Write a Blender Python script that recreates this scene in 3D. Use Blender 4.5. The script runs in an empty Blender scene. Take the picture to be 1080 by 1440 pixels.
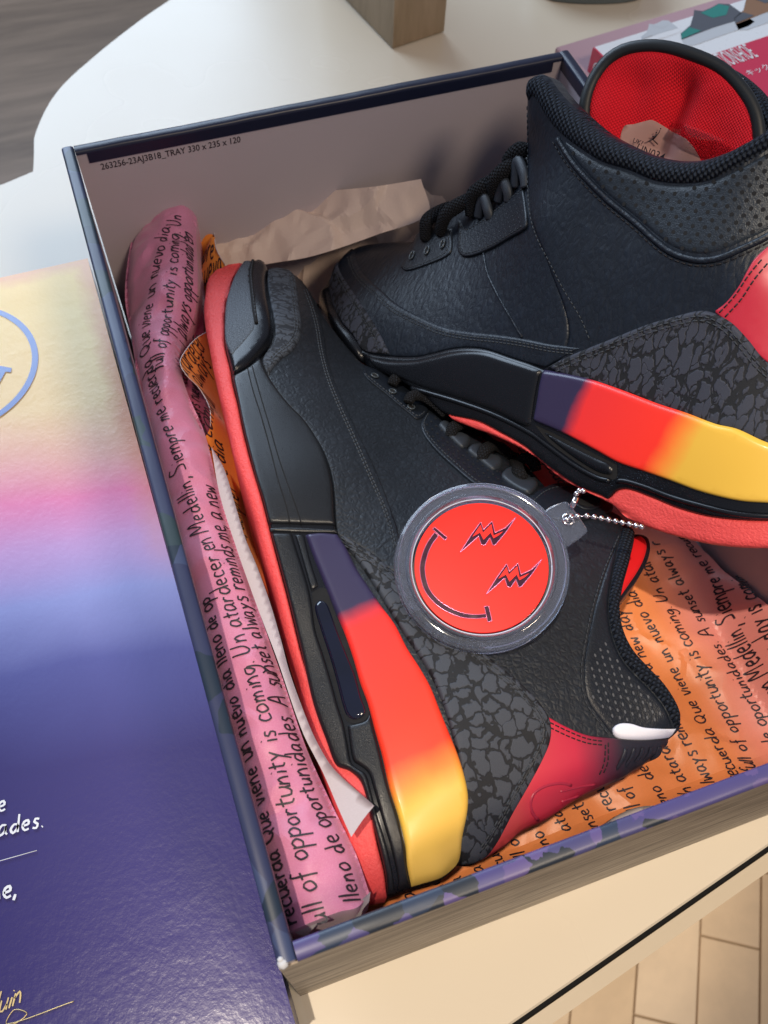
import bpy, math, random
import numpy as np
from mathutils import Matrix, Vector
from mathutils.geometry import delaunay_2d_cdt
random.seed(4); RNG = np.random.default_rng(4)
S = bpy.context.scene
COL = S.collection

# ------------------------------------------------------------------ camera
CAM = np.array([0.01092068, -0.02604504, 0.39001356])
ROT = np.array([[0.94294765, 0.27109734, -0.19327693],
                [-0.33154623, 0.81766081, -0.47064626],
                [0.03044402, 0.50787502, 0.86089263]])
FPX = 1304.1
cd = bpy.data.cameras.new('camera'); cam = bpy.data.objects.new('camera', cd); COL.objects.link(cam)
M4 = Matrix.Identity(4)
for i in range(3):
    for j in range(3): M4[i][j] = ROT[i, j]
    M4[i][3] = CAM[i]
cam.matrix_world = M4
cd.sensor_fit = 'VERTICAL'; cd.sensor_height = 24; cd.lens = FPX / 1440 * 24
cd.clip_start = 0.01; cd.clip_end = 50
cd.dof.use_dof = True; cd.dof.focus_distance = 0.335; cd.dof.aperture_fstop = 14
S.camera = cam

# ------------------------------------------------------------------ light
S.view_settings.view_transform = 'Standard'; S.view_settings.look = 'None'
S.view_settings.exposure = 0; S.view_settings.gamma = 1
w = bpy.data.worlds.new('World'); S.world = w; w.use_nodes = True
bg = w.node_tree.nodes['Background']
bg.inputs[0].default_value = (0.72, 0.78, 1.0, 1); bg.inputs[1].default_value = 0.29

def lamp(name, kind, loc, target, energy, color, **kw):
    l = bpy.data.lights.new(name, kind); o = bpy.data.objects.new(name, l); COL.objects.link(o)
    o.location = loc
    o.rotation_euler = (Vector(target) - Vector(loc)).to_track_quat('-Z', 'Y').to_euler()
    l.energy = energy; l.color = color
    for k, v in kw.items(): setattr(l, k, v)
    return o
# tall shop window behind the table, the low warm sun that comes through it, and an added warm fill that brightens the floor
lamp('window_light', 'AREA', (-0.25, 1.7, 1.05), (0.1, 0.15, 0.05), 33, (0.64, 0.80, 1.0), shape='RECTANGLE', size=1.5, size_y=0.9)
lamp('sun_through_window', 'SPOT', (-0.50, -0.30, 3.0), (0.13, 0.05, 0.03), 285, (1.0, 0.87, 0.70), shadow_soft_size=0.028, spot_size=math.radians(9.5), spot_blend=0.75)
lamp('warm_floor_fill', 'AREA', (0.5, -0.8, 1.5), (0.3, -0.1, -0.4), 13, (1.0, 0.82, 0.62), shape='DISK', size=0.35)

# ------------------------------------------------------------------ helpers: rays and frames
def ray(px, py):
    d = ROT @ np.array([(px - 540) / FPX, -(py - 720) / FPX, -1.0]); return d / np.linalg.norm(d)
def on_plane(px, py, P0, N):
    d = ray(px, py); return CAM + d * (np.dot(np.asarray(P0) - CAM, N) / np.dot(d, N))
def atz(px, py, z=0.0): return on_plane(px, py, (0, 0, z), np.array([0, 0, 1.0]))

def crom(pts, closed=True, step=4.0):
    """smooth curve through points (x, y[, 1]); a third value 1 marks a corner"""
    P = [np.array(p[:2], float) for p in pts]; C = [len(p) > 2 for p in pts]; n = len(P); out = []
    for i in range(n if closed else n - 1):
        a, b = P[i], P[(i + 1) % n]
        p0 = P[i - 1] if (closed or i > 0) else 2 * a - b
        p3 = P[(i + 2) % n] if (closed or i + 2 < n) else 2 * b - a
        if C[i]: p0 = 2 * a - b
        if C[(i + 1) % n]: p3 = 2 * b - a
        L = np.linalg.norm(b - a); m = max(1, int(round(L / step)))
        # centripetal-like: scale tangents to the segment length
        t1 = (b - p0); t2 = (p3 - a)
        l1 = np.linalg.norm(b - a) / (np.linalg.norm(a - p0) + np.linalg.norm(b - a) + 1e-9)
        l2 = np.linalg.norm(b - a) / (np.linalg.norm(p3 - b) + np.linalg.norm(b - a) + 1e-9)
        t1 = t1 * l1; t2 = t2 * l2
        for k in range(m):
            t = k / m; h = t * t; c = h * t
            out.append((2*c - 3*h + 1) * a + (c - 2*h + t) * t1 + (-2*c + 3*h) * b + (c - h) * t2)
    if not closed: out.append(P[-1])
    return np.array(out)
def segdist(Q, poly, closed=True):
    """distance of points Q (n,2) to a polyline"""
    A = poly if closed else poly[:-1]; B = np.roll(poly, -1, 0) if closed else poly[1:]
    best = np.full(len(Q), 1e9)
    for a, b in zip(A, B):
        ab = b - a; L = ab @ ab + 1e-18
        t = np.clip(((Q - a) @ ab) / L, 0, 1)
        r = Q - a - t[:, None] * ab
        best = np.minimum(best, (r * r).sum(1))
    return np.sqrt(best)
def inside(Q, poly):
    c = np.zeros(len(Q), bool); n = len(poly)
    for i in range(n):
        (x1, y1), (x2, y2) = poly[i], poly[(i + 1) % n]
        if y1 == y2: continue
        k = ((y1 > Q[:, 1]) != (y2 > Q[:, 1])) & (Q[:, 0] < (x2 - x1) * (Q[:, 1] - y1) / (y2 - y1) + x1)
        c ^= k
    return c
def resample(P, step):
    P = np.asarray(P, float); d = np.r_[0, np.cumsum(np.linalg.norm(np.diff(P, axis=0), axis=1))]
    n = max(2, int(d[-1] / step) + 1); s = np.linspace(0, d[-1], n)
    return np.stack([np.interp(s, d, P[:, k]) for k in range(P.shape[1])], 1)

class Relief:
    """a real surface: height H(u,v) over a plane (O; U,V,N), shaped by control heights, rounded edges and folds"""
    def __init__(s, O, U, V, N, ctrl, edges=(), extra=None, res=0.001, margin=0.02, smooth=1e-5):
        s.O, s.U, s.V, s.N = [np.asarray(a, float) for a in (O, U, V, N)]
        C = np.array([list(s.pix(x, y, h / 1000.)) + [h / 1000.] for x, y, h in ctrl])
        s.C = C[:, :2]; n = len(C)
        def phi(r): return np.where(r > 1e-9, r * r * np.log(r + 1e-12), 0)
        K = phi(np.linalg.norm(s.C[:, None] - s.C[None], axis=2)) + smooth * np.eye(n)
        Pm = np.c_[np.ones(n), s.C]
        A = np.block([[K, Pm], [Pm.T, np.zeros((3, 3))]])
        s.w = np.linalg.solve(A, np.r_[C[:, 2], 0, 0, 0])
        lo = s.C.min(0) - margin; hi = s.C.max(0) + margin
        s.lo = lo; s.res = res
        nu, nv = (np.ceil((hi - lo) / res).astype(int) + 1); s.shape = (nu, nv)
        g = np.stack(np.meshgrid(lo[0] + np.arange(nu) * res, lo[1] + np.arange(nv) * res, indexing='ij'), -1).reshape(-1, 2)
        s.zmin, s.zmax = C[:, 2].min() - .004, C[:, 2].max() + .006
        H = np.clip(s.rbf(g), s.zmin, s.zmax)
        drop = np.zeros(len(g))
        for poly, R in edges:
            R = R / 1000.; P = crom(poly, False, 8)
            q = np.array([s.pix(x, y, 0) for x, y in P])
            for _ in range(3):
                h = s.rbf(q) - .55 * R; q = np.array([s.pix(P[k][0], P[k][1], h[k]) for k in range(len(P))])
            d = np.minimum(segdist(g, q, False), R)
            drop = np.maximum(drop, R - np.sqrt(np.maximum(R * R - (R - d) ** 2, 0)))
        H = H - drop
        if extra is not None: H = H + extra(g)
        s.H = H.reshape(nu, nv); s.top = H.max() + .001; s.bot = H.min() - .001
    def rbf(s, Q):
        Q = np.atleast_2d(Q); out = np.empty(len(Q)); n = len(s.C)
        for k in range(0, len(Q), 60000):
            q = Q[k:k + 60000]; r = np.linalg.norm(q[:, None] - s.C[None], axis=2)
            out[k:k + 60000] = np.where(r > 1e-9, r * r * np.log(r + 1e-12), 0) @ s.w[:n] + s.w[n] + q @ s.w[n + 1:]
        return out
    def pix(s, px, py, h):
        P = on_plane(px, py, s.O + h * s.N, s.N) - s.O; return np.array([P @ s.U, P @ s.V])
    def h(s, Q):
        Q = np.atleast_2d(Q); f = (Q - s.lo) / s.res
        f = np.clip(f, 0, np.array(s.shape) - 1.001); i = f.astype(int); t = f - i
        H = s.H; a, b = i[:, 0], i[:, 1]; x, y = t[:, 0], t[:, 1]
        return (H[a, b] * (1-x) * (1-y) + H[a+1, b] * x * (1-y) + H[a, b+1] * (1-x) * y + H[a+1, b+1] * x * y)
    def back(s, pts):
        """pixels of the photograph -> (u,v) of the first point of the surface that the ray meets"""
        pts = np.asarray(pts, float)[:, :2]
        D = np.stack([(pts[:, 0] - 540) / FPX, -(pts[:, 1] - 720) / FPX, -np.ones(len(pts))], 1) @ ROT.T
        dn = D @ s.N; o = CAM - s.O; on, ou, ov = o @ s.N, o @ s.U, o @ s.V; du, dv = D @ s.U, D @ s.V
        prev = None; best = None; done = np.zeros(len(pts), bool)
        for h in np.linspace(s.top, s.bot, 160):
            t = (h - on) / dn; q = np.stack([ou + t * du, ov + t * dv], 1); g = h - s.h(q)
            if prev is None: best = q.copy()
            else:
                hit = (g <= 0) & ~done
                k = prev[1][hit] / (prev[1][hit] - g[hit] + 1e-12)
                best[hit] = prev[0][hit] + (q[hit] - prev[0][hit]) * np.clip(k, 0, 1)[:, None]
                done |= hit
            prev = (q, g)
        best[~done] = prev[0][~done]
        return best
    def world(s, q, h): return s.O + q[:, :1] * s.U + q[:, 1:2] * s.V + np.asarray(h)[:, None] * s.N
    def pt(s, px, py, off=0):
        q = s.back([(px, py)]); P = s.world(q, s.h(q))[0]; return on_plane(px, py, P + off * s.N, s.N) if off else P

# ------------------------------------------------------------------ helpers: objects
def thing(name, label, cat, loc=(0, 0, 0), group=None):
    o = bpy.data.objects.new(name, None); COL.objects.link(o); o.location = loc; o.empty_display_size = .02
    o['label'] = label; o['category'] = cat
    if group: o['group'] = group
    return o
def rootloc(p):
    v = Vector((0, 0, 0))
    while p is not None: v = v + p.location; p = p.parent
    return v
def mesh(name, V, F, mat, parent=None, uv=None, smooth=True, stuff=False, label=None, kind=None, split=None):
    m = bpy.data.meshes.new(name); L = rootloc(parent)
    V = np.asarray(V, float) - np.array(L)
    m.from_pydata(V.tolist(), [], [list(map(int, f)) for f in F])
    if uv is not None:
        l = m.uv_layers.new(name='UVMap'); idx = np.empty(len(m.loops), int); m.loops.foreach_get('vertex_index', idx)
        l.data.foreach_set('uv', np.asarray(uv, float)[idx].ravel())
    m.materials.append(mat)
    if smooth:
        m.polygons.foreach_set('use_smooth', [True] * len(m.polygons))
        if split: 
            m.set_sharp_from_angle(angle=math.radians(split))
    o = bpy.data.objects.new(name, m); COL.objects.link(o)
    if parent is not None: o.parent = parent
    if stuff: o['kind'] = 'stuff'
    if kind: o['kind'] = kind
    if label: o['label'] = label
    return o
def tag(o, label, cat, group=None):
    o['label'] = label; o['category'] = cat
    if group: o['group'] = group
    return o

class MB:
    def __init__(s): s.V = []; s.F = []; s.UV = []
    def add(s, V, F, UV=None):
        b = len(s.V); s.V += [tuple(v) for v in V]; s.F += [tuple(b + i for i in f) for f in F]
        s.UV += [tuple(u) for u in UV] if UV is not None else [(0, 0)] * len(V)
    def tube(s, P, r, n=8, cap=True, flat=None):
        P = [np.asarray(p, float) for p in P]; m = len(P); R = r if hasattr(r, '__len__') else [r] * m
        up = np.array([0.1, 0.2, 1.0]) if flat is None else np.asarray(flat[0], float)
        V = []; UV = []; acc = 0
        for i in range(m):
            t = P[min(i + 1, m - 1)] - P[max(i - 1, 0)]; t = t / (np.linalg.norm(t) + 1e-12)
            if i: acc += np.linalg.norm(P[i] - P[i - 1])
            a = np.cross(t, up); a /= np.linalg.norm(a) + 1e-12; b = np.cross(a, t)
            k = 1 if flat is None else flat[1]
            for j in range(n):
                an = 2 * math.pi * j / n; V.append(P[i] + R[i] * (math.cos(an) * a + k * math.sin(an) * b)); UV.append((acc, j / n * .02))
        F = [(i * n + j, i * n + (j + 1) % n, (i + 1) * n + (j + 1) % n, (i + 1) * n + j) for i in range(m - 1) for j in range(n)]
        if cap: F += [tuple(range(n))[::-1], tuple((m - 1) * n + j for j in range(n))]
        s.add(V, F, UV)
    def capsule(s, a, b, r, n=6):
        a = np.asarray(a, float); b = np.asarray(b, float); d = (b - a); L = np.linalg.norm(d) + 1e-9; d /= L
        s.tube([a - d * 0, a + d * r * .5, b - d * r * .5, b], [r * .35, r, r, r * .35], n)
    def ball(s, c, r, n=8, m=5, N=(0, 0, 1), squash=1):
        c = np.asarray(c, float); N = np.asarray(N, float); N /= np.linalg.norm(N)
        a = np.cross(N, [.3, .9, .2]); a /= np.linalg.norm(a); b = np.cross(N, a)
        V = [c + N * r * squash]; F = []
        for i in range(1, m):
            t = math.pi * i / m
            for j in range(n):
                f = 2 * math.pi * j / n; V.append(c + r * (math.sin(t) * (math.cos(f) * a + math.sin(f) * b) + math.cos(t) * squash * N))
        V.append(c - N * r * squash)
        for j in range(n): F.append((0, 1 + j, 1 + (j + 1) % n)); F.append((len(V) - 1, 1 + (m - 2) * n + (j + 1) % n, 1 + (m - 2) * n + j))
        for i in range(m - 2):
            for j in range(n): F.append((1 + i * n + j, 1 + (i + 1) * n + j, 1 + (i + 1) * n + (j + 1) % n, 1 + i * n + (j + 1) % n))
        s.add(V, F)
    def box(s, lo, hi):
        x0, y0, z0 = lo; x1, y1, z1 = hi
        V = [(x0,y0,z0),(x1,y0,z0),(x1,y1,z0),(x0,y1,z0),(x0,y0,z1),(x1,y0,z1),(x1,y1,z1),(x0,y1,z1)]
        s.add(V, [(0,3,2,1),(4,5,6,7),(0,1,5,4),(1,2,6,5),(2,3,7,6),(3,0,4,7)])
    def prism(s, poly, h0, h1, bev=0):
        """vertical prism from an (x,y) outline, optional small bevel at the top"""
        n = len(poly); c = np.mean(np.asarray(poly)[:, :2], 0); V = []
        for h, k in ((h0, 0), (h1 - bev, 0), (h1, bev)):
            for p in poly:
                q = np.array(p[:2], float); d = c - q; d /= np.linalg.norm(d) + 1e-9
                V.append((*(q + d * k), h))
        F = [tuple(range(n))[::-1], tuple(2 * n + i for i in range(n))]
        for r in (0, 1):
            F += [(r*n+i, r*n+(i+1) % n, (r+1)*n+(i+1) % n, (r+1)*n+i) for i in range(n)]
        s.add(V, F)
    def build(s, name, mat, parent=None, **k):
        return mesh(name, s.V, s.F, mat, parent, uv=s.UV if k.pop('uv', True) else None, **k)

def panel(R, name, px, mat, parent, off=0.0, th=0.8, bev=1.2, grid=2.0, skirt=1.2, step=4.0, closed_uv=None, stuff=False, label=None, taper=0.0, extra=None, split=62, flat=False):
    """a sheet of leather, rubber or paper cut to an outline and laid on a relief: rounded edge, side skirt (mm)"""
    P = crom(px, True, step); q = R.back(P) if closed_uv is None else closed_uv
    # drop near-duplicates
    keep = [0]
    for i in range(1, len(q)):
        if np.linalg.norm(q[i] - q[keep[-1]]) > .00035: keep.append(i)
    q = q[keep]
    if np.linalg.norm(q[0] - q[-1]) < .00035: q = q[:-1]
    g = grid / 1000.; lo, hi = q.min(0), q.max(0)
    gu, gv = np.meshgrid(np.arange(lo[0], hi[0], g), np.arange(lo[1], hi[1], g * .87), indexing='ij')
    gu = gu + (np.arange(gu.shape[1]) % 2)[None] * g * .5
    G = np.stack([gu, gv], -1).reshape(-1, 2); G = G[inside(G, q)]
    d = segdist(G, q); G = G[d > g * .45]
    rings = []
    b = bev / 1000.
    if b > .0003:      # extra rows of points that draw the rounded edge
        nq = len(q); area = np.sum(q[:, 0] * np.roll(q[:, 1], -1) - np.roll(q[:, 0], -1) * q[:, 1])
        t = np.roll(q, -1, 0) - np.roll(q, 1, 0); t /= np.linalg.norm(t, axis=1)[:, None] + 1e-12
        nrm = np.stack([-t[:, 1], t[:, 0]], 1) * (1 if area > 0 else -1)
        for f in (.22, .6, 1.0):
            r = q + nrm * b * f; dd = segdist(r, q); r = r[(dd > b * f * .85) & inside(r, q)]; rings.append(r)
        dg = segdist(G, q); G = G[dg > b * 1.0 + g * .3]
    I = np.concatenate([G] + rings) if rings else G
    allp = np.concatenate([q, I]); n = len(q)
    vs, es, fs, ov, oe, of = delaunay_2d_cdt([Vector(p) for p in allp], [], [list(range(n))], 1, 1e-7)
    W = np.array([list(v) for v in vs])
    d = segdist(W, q)
    prof = (np.sqrt(np.maximum(1 - (1 - np.clip(d / b, 0, 1)) ** 2, 0)) if b > 0 else np.ones(len(W))) * th / 1000. + off / 1000.
    hh = R.h(W) + prof
    if extra is not None: hh = hh + extra(W, d)
    bi = {}
    for i, o in enumerate(ov):
        for k in o:
            if k < n: bi[k] = i
    V = R.world(W, hh); UV = W.copy()
    F = [list(f) for f in fs]
    # orientation: face +N
    if F:
        a, b_, c = W[F[0][0]], W[F[0][1]], W[F[0][2]]
        if (b_[0]-a[0]) * (c[1]-a[1]) - (b_[1]-a[1]) * (c[0]-a[0]) < 0: F = [f[::-1] for f in F]
        if np.cross(R.U, R.V) @ R.N < 0: F = [f[::-1] for f in F]
    ring = [bi[k] for k in range(n) if k in bi]
    if skirt > 0:
        sk = skirt / 1000.; base = len(V); c = q.mean(0); nr = len(ring); rows = [ring]
        levels = (1.0,) if sk < .01 else (.25, .6, 1.0)
        Vx = [V]; Ux = [UV]
        for lv in levels:
            e = W[ring]; e2 = e + (c - e) * taper * lv * lv
            Vx.append(R.world(e2, hh[ring] - sk * lv)); Ux.append(e2 + sk * lv * .3)
            rows.append(list(range(base, base + nr))); base += nr
        V = np.concatenate(Vx); UV = np.concatenate(Ux)
        for r0, r1 in zip(rows, rows[1:]):
            for i in range(nr):
                j = (i + 1) % nr; F.append([r0[i], r1[i], r1[j], r0[j]])
        if sk >= .01: F.append(rows[-1])
    return mesh(name, V, F, mat, parent, uv=UV, stuff=stuff, label=label, split=split, smooth=not flat)

def stitches(R, lines, mat, parent, off=.5, pitch=2.4, length=1.6, r=.26, name='stitching'):
    mb = MB()
    for l in lines:
        P = crom(l, False, 4); q = resample(R.back(P), .0006)
        d = np.r_[0, np.cumsum(np.linalg.norm(np.diff(q, axis=0), axis=1))]; s = 0
        while s + length / 1000. < d[-1]:
            pts = []
            for t in (s, s + length / 1000.):
                pts.append([np.interp(t, d, q[:, 0]), np.interp(t, d, q[:, 1])])
            pts = np.array(pts); w_ = R.world(pts, R.h(pts) + off / 1000.)
            mb.capsule(w_[0], w_[1], r / 1000., 6); s += pitch / 1000.
    return mb.build(name, mat, parent, stuff=True)
def cord(R, line, mat, parent, off=.2, r=.4, name='piping', n=6, wave=None, **k):
    P = crom(line, False, 4); q = resample(R.back(P), .0012); mb = MB()
    mb.tube(R.world(q, R.h(q) + off / 1000.), r / 1000., n); return mb.build(name, mat, parent, **k)
def offset_line(line, d):
    P = np.array([p[:2] for p in line], float); t = np.gradient(P, axis=0); t /= np.linalg.norm(t, axis=1)[:, None] + 1e-9
    return [tuple(p) for p in P + np.stack([-t[:, 1], t[:, 0]], 1) * d]
def dots(R, centers, mat, parent, r=.5, off=.1, name='perforations', n=7, stretch=1.0):
    mb = MB(); q = R.back(centers)
    for c in q:
        an = np.linspace(0, 2 * math.pi, n, endpoint=False)
        p = c + np.stack([np.cos(an) * r / 1000. * stretch, np.sin(an) * r / 1000.], 1); w_ = R.world(p, R.h(p) + off / 1000.)
        mb.add(w_, [tuple(range(n))])
    return mb.build(name, mat, parent, stuff=True, smooth=False)

# ------------------------------------------------------------------ helpers: hand lettering (single-stroke letters, drawn as flat ink ribbons)
G_ = {
 'a': (1.0, '8,9 4,10 1,5 3,0 7,3 8,9 8,2 10,0'), 'b': (.9, '1,19 1,0|1,6 5,10 8,6 6,0 1,1'), 'c': (.8, '8,8 4,10 1,5 3,0 8,1'),
 'd': (1.0, '8,8 4,9 1,4 4,0 8,5 8,19|8,8 9,0'), 'e': (.85, '1,5 7,6 6,10 2,9 1,4 4,0 8,1'), 'f': (.7, '7,17 4,18 3,12 3,-4|0,9 6,10'),
 'g': (.9, '8,9 3,9 1,5 5,1 8,8 8,-5 4,-8 1,-5'), 'h': (.95, '1,19 1,0|1,6 5,9 7,6 8,0'), 'i': (.4, '2,9 2,0|2,14 2.4,14.6'),
 'j': (.5, '4,9 4,-6 1,-7|4,13 4.4,14'), 'k': (.8, '1,18 1,0|7,10 1,5 8,0'), 'l': (.4, '2,19 2,0'), 'm': (1.3, '1,10 1,0|1,6 4,10 6,6 6,0|6,6 9,10 11,6 12,0'),
 'n': (.9, '1,10 1,0|1,6 5,10 7,6 8,0'), 'o': (.9, '5,10 1,6 3,0 8,3 7,9 4,10'), 'p': (.9, '1,10 1,-9|1,7 5,10 8,6 5,1 1,2'),
 'q': (.9, '8,9 3,10 1,5 4,0 8,6 8,-9'), 'r': (.7, '1,10 1,0|1,6 4,10 7,9'), 's': (.7, '7,9 3,10 2,7 6,4 5,0 1,1'), 't': (.7, '3,16 3,2 6,0|0,10 7,11'),
 'u': (.9, '1,10 2,1 5,0 8,5 8,10|8,5 9,0'), 'v': (.8, '1,10 4,0 8,10'), 'w': (1.2, '1,10 3,0 6,7 9,0 11,10'), 'x': (.8, '1,10 8,0|8,10 1,0'),
 'y': (.85, '1,10 4,3|8,10 4,3 1,-7'), 'z': (.8, '1,10 8,10 1,0 8,0'), 'U': (1.3, '1,19 2,3 6,0 10,5 11,19'), 'A': (1.4, '1,0 7,19 12,0|3,7 11,8'),
 'Q': (1.3, '6,17 1,12 2,4 7,1 12,7 10,15 6,17|7,5 13,-2'), 'M': (1.6, '1,0 3,18 8,6 13,18 14,0'), 'S': (1.1, '9,17 4,19 2,14 8,8 8,2 1,1'),
 'N': (1.2, '1,0 2,17 9,1 10,18'), '.': (.4, '2,0 2.8,.6'), ',': (.4, '2.5,1 1,-4'), ' ': (.65, ''), "'": (.3, '2,16 3,19'), '-': (.8, '1,6 7,7'),
 'J': (1., '9,18 8,2 4,0 1,4'), 'B': (1.1, '1,0 1,18 7,17 6,10 1,10 8,8 8,1 1,0')}
def lettering(R, text, line, mat, parent, size=3.0, width=.75, off=.25, name='handwriting', jit=.12, slant=.15, start=0.0, track=1.0, flip=1, stuff=True, mb=None, stretch=1.0):
    """line: pixels of the baseline. size: x-height in mm"""
    rr = random.Random(len(text) * 7 + int(line[0][0]))
    P = crom(line, False, 4); q = resample(R.back(P), .0008)
    d = np.r_[0, np.cumsum(np.linalg.norm(np.diff(q, axis=0), axis=1))]; tot = d[-1]
    own = mb is None
    if own: mb = MB()
    X = start; k = size / 1000. / 10.
    for ch in text:
        adv, g = G_.get(ch, G_[' ']); jx, jy, js = rr.uniform(-1, 1) * jit * 6, rr.uniform(-1, 1) * jit * 8, 1 + rr.uniform(-1, 1) * jit
        if X + adv * 11 * k > tot: break
        for st in (g.split('|') if g else []):
            a = np.array([[float(v) for v in p.split(',')] for p in st.split()])
            a = crom([tuple(p) for p in a], False, 2.2)
            a = a * js + [jx * .3, jy * .3] + np.stack([a[:, 1] * slant, 0 * a[:, 1]], 1)
            sx = X + a[:, 0] * k * stretch; sy = a[:, 1] * k * flip
            b = np.stack([np.interp(sx, d, q[:, 0]), np.interp(sx, d, q[:, 1])], 1)
            e = .0015; b2 = np.stack([np.interp(sx + e, d, q[:, 0]), np.interp(sx + e, d, q[:, 1])], 1); b1 = np.stack([np.interp(sx - e, d, q[:, 0]), np.interp(sx - e, d, q[:, 1])], 1)
            t = b2 - b1; t /= np.linalg.norm(t, axis=1)[:, None] + 1e-12; nn = np.stack([-t[:, 1], t[:, 0]], 1)
            c = b + nn * sy[:, None]
            tt = np.gradient(c, axis=0); tt /= np.linalg.norm(tt, axis=1)[:, None] + 1e-12; n2 = np.stack([-tt[:, 1], tt[:, 0]], 1)
            w_ = width / 2000. * np.interp(np.arange(len(c)), [0, len(c) * .3, len(c)], [.85, 1.1, .8])[:, None]
            L, Rr = c + n2 * w_, c - n2 * w_; V = np.concatenate([R.world(L, R.h(L) + off / 1000.), R.world(Rr, R.h(Rr) + off / 1000.)]); m = len(c)
            mb.add(V, [(i, i + 1, m + i + 1, m + i) for i in range(m - 1)])
        X += adv * 11.5 * k * track * stretch
    if own: return mb.build(name, mat, parent, stuff=stuff, smooth=False)
def printed(text, O, X, Y, size, mat, parent, name='printed_text', weight=0.0, depth=0.0, xscale=1.0, spacing=1.0):
    """type set in the built-in font on a plane: O origin, X / Y unit directions"""
    c = bpy.data.curves.new('type', 'FONT'); c.body = text; c.size = size; c.offset = weight; c.resolution_u = 3; c.space_character = spacing
    o = bpy.data.objects.new('type', c); COL.objects.link(o); bpy.context.view_layer.update()
    m = bpy.data.meshes.new_from_object(o.evaluated_get(bpy.context.evaluated_depsgraph_get()))
    V = np.array([v.co[:] for v in m.vertices]); F = [list(p.vertices) for p in m.polygons]
    bpy.data.objects.remove(o); bpy.data.curves.remove(c); bpy.data.meshes.remove(m)
    O, X, Y = [np.asarray(a, float) for a in (O, X, Y)]
    return mesh(name, O + V[:, :1] * X * xscale + V[:, 1:2] * Y, F, mat, parent, smooth=False)

# ------------------------------------------------------------------ materials
def lin(c):
    c = np.array(c, float) / 255.; return tuple(np.where(c < .04045, c / 12.92, ((c + .055) / 1.055) ** 2.4)) + (1,)
class NT:
    def __init__(s, name, **k):
        s.m = bpy.data.materials.new(name); s.m.use_nodes = True; s.t = s.m.node_tree; s.n = s.t.nodes
        s.b = s.n['Principled BSDF']
        for a, v in k.items(): s.b.inputs[a.replace('_', ' ')].default_value = v
    def new(s, typ, **k):
        n = s.n.new(typ)
        for a, v in k.items():
            if a.startswith('i_'): n.inputs[a[2:].replace('_', ' ')].default_value = v
            else: setattr(n, a, v)
        return n
    def l(s, a, b): s.t.links.new(a, b)
    def coord(s, kind='UV', scale=None, rot=None, vec=None):
        scale = scale if scale is not None else (1000. if kind == 'UV' else 1.)
        tc = s.new('ShaderNodeTexCoord'); mp = s.new('ShaderNodeMapping'); s.l(tc.outputs[kind], mp.inputs[0])
        mp.inputs['Scale'].default_value = vec or (scale,) * 3
        if rot: mp.inputs['Rotation'].default_value = rot
        return mp.outputs[0]
    def noise(s, vec, scale, detail=3, rough=.5, dist=0):
        n = s.new('ShaderNodeTexNoise'); s.l(vec, n.inputs['Vector']); n.inputs['Scale'].default_value = scale
        n.inputs['Detail'].default_value = detail; n.inputs['Roughness'].default_value = rough; n.inputs['Distortion'].default_value = dist
        return n.outputs[0]
    def vor(s, vec, scale, feature='F1', out='Distance', rand=1.0):
        n = s.new('ShaderNodeTexVoronoi', feature=feature); s.l(vec, n.inputs['Vector']); n.inputs['Scale'].default_value = scale
        n.inputs['Randomness'].default_value = rand
        return n.outputs[out]
    def math(s, op, a, b=0.0, c=None, clamp=False):
        n = s.new('ShaderNodeMath', operation=op, use_clamp=clamp)
        for i, v in enumerate((a, b) + ((c,) if c is not None else ())):
            if hasattr(v, 'is_linked') or hasattr(v, 'links'): s.l(v, n.inputs[i])
            else: n.inputs[i].default_value = v
        return n.outputs[0]
    def ramp(s, fac, stops, interp='LINEAR'):
        n = s.new('ShaderNodeValToRGB'); s.l(fac, n.inputs[0]); r = n.color_ramp; r.interpolation = interp
        while len(r.elements) < len(stops): r.elements.new(.5)
        for e, (p, c) in zip(r.elements, stops): e.position = p; e.color = tuple(c) if len(c) == 4 else tuple(c) + (1,)
        return n.outputs[0]
    def mix(s, fac, a, b, mode='MIX'):
        n = s.new('ShaderNodeMix', data_type='RGBA', blend_type=mode)
        for i, v in ((0, fac), (6, a), (7, b)):
            if hasattr(v, 'links'): s.l(v, n.inputs[i])
            else: n.inputs[i].default_value = v
        return n.outputs[2]
    def warp(s, vec, scale, amt):
        n = s.new('ShaderNodeTexNoise'); s.l(vec, n.inputs['Vector']); n.inputs['Scale'].default_value = scale; n.inputs['Detail'].default_value = 2
        a = s.new('ShaderNodeVectorMath', operation='SUBTRACT'); s.l(n.outputs[1], a.inputs[0]); a.inputs[1].default_value = (.5, .5, .5)
        b = s.new('ShaderNodeVectorMath', operation='SCALE'); s.l(a.outputs[0], b.inputs[0]); b.inputs['Scale'].default_value = amt
        c = s.new('ShaderNodeVectorMath', operation='ADD'); s.l(vec, c.inputs[0]); s.l(b.outputs[0], c.inputs[1]); return c.outputs[0]
    def bump(s, h, strength=.5, dist=.0002, prev=None):
        n = s.new('ShaderNodeBump'); s.l(h, n.inputs['Height']); n.inputs['Strength'].default_value = strength; n.inputs['Distance'].default_value = dist
        if prev is not None: s.l(prev, n.inputs['Normal'])
        return n.outputs[0]
    def color(s, c): s.l(c, s.b.inputs['Base Color'])
    def rough(s, c): s.l(c, s.b.inputs['Roughness'])
    def normal(s, c): s.l(c, s.b.inputs['Normal'])

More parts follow.
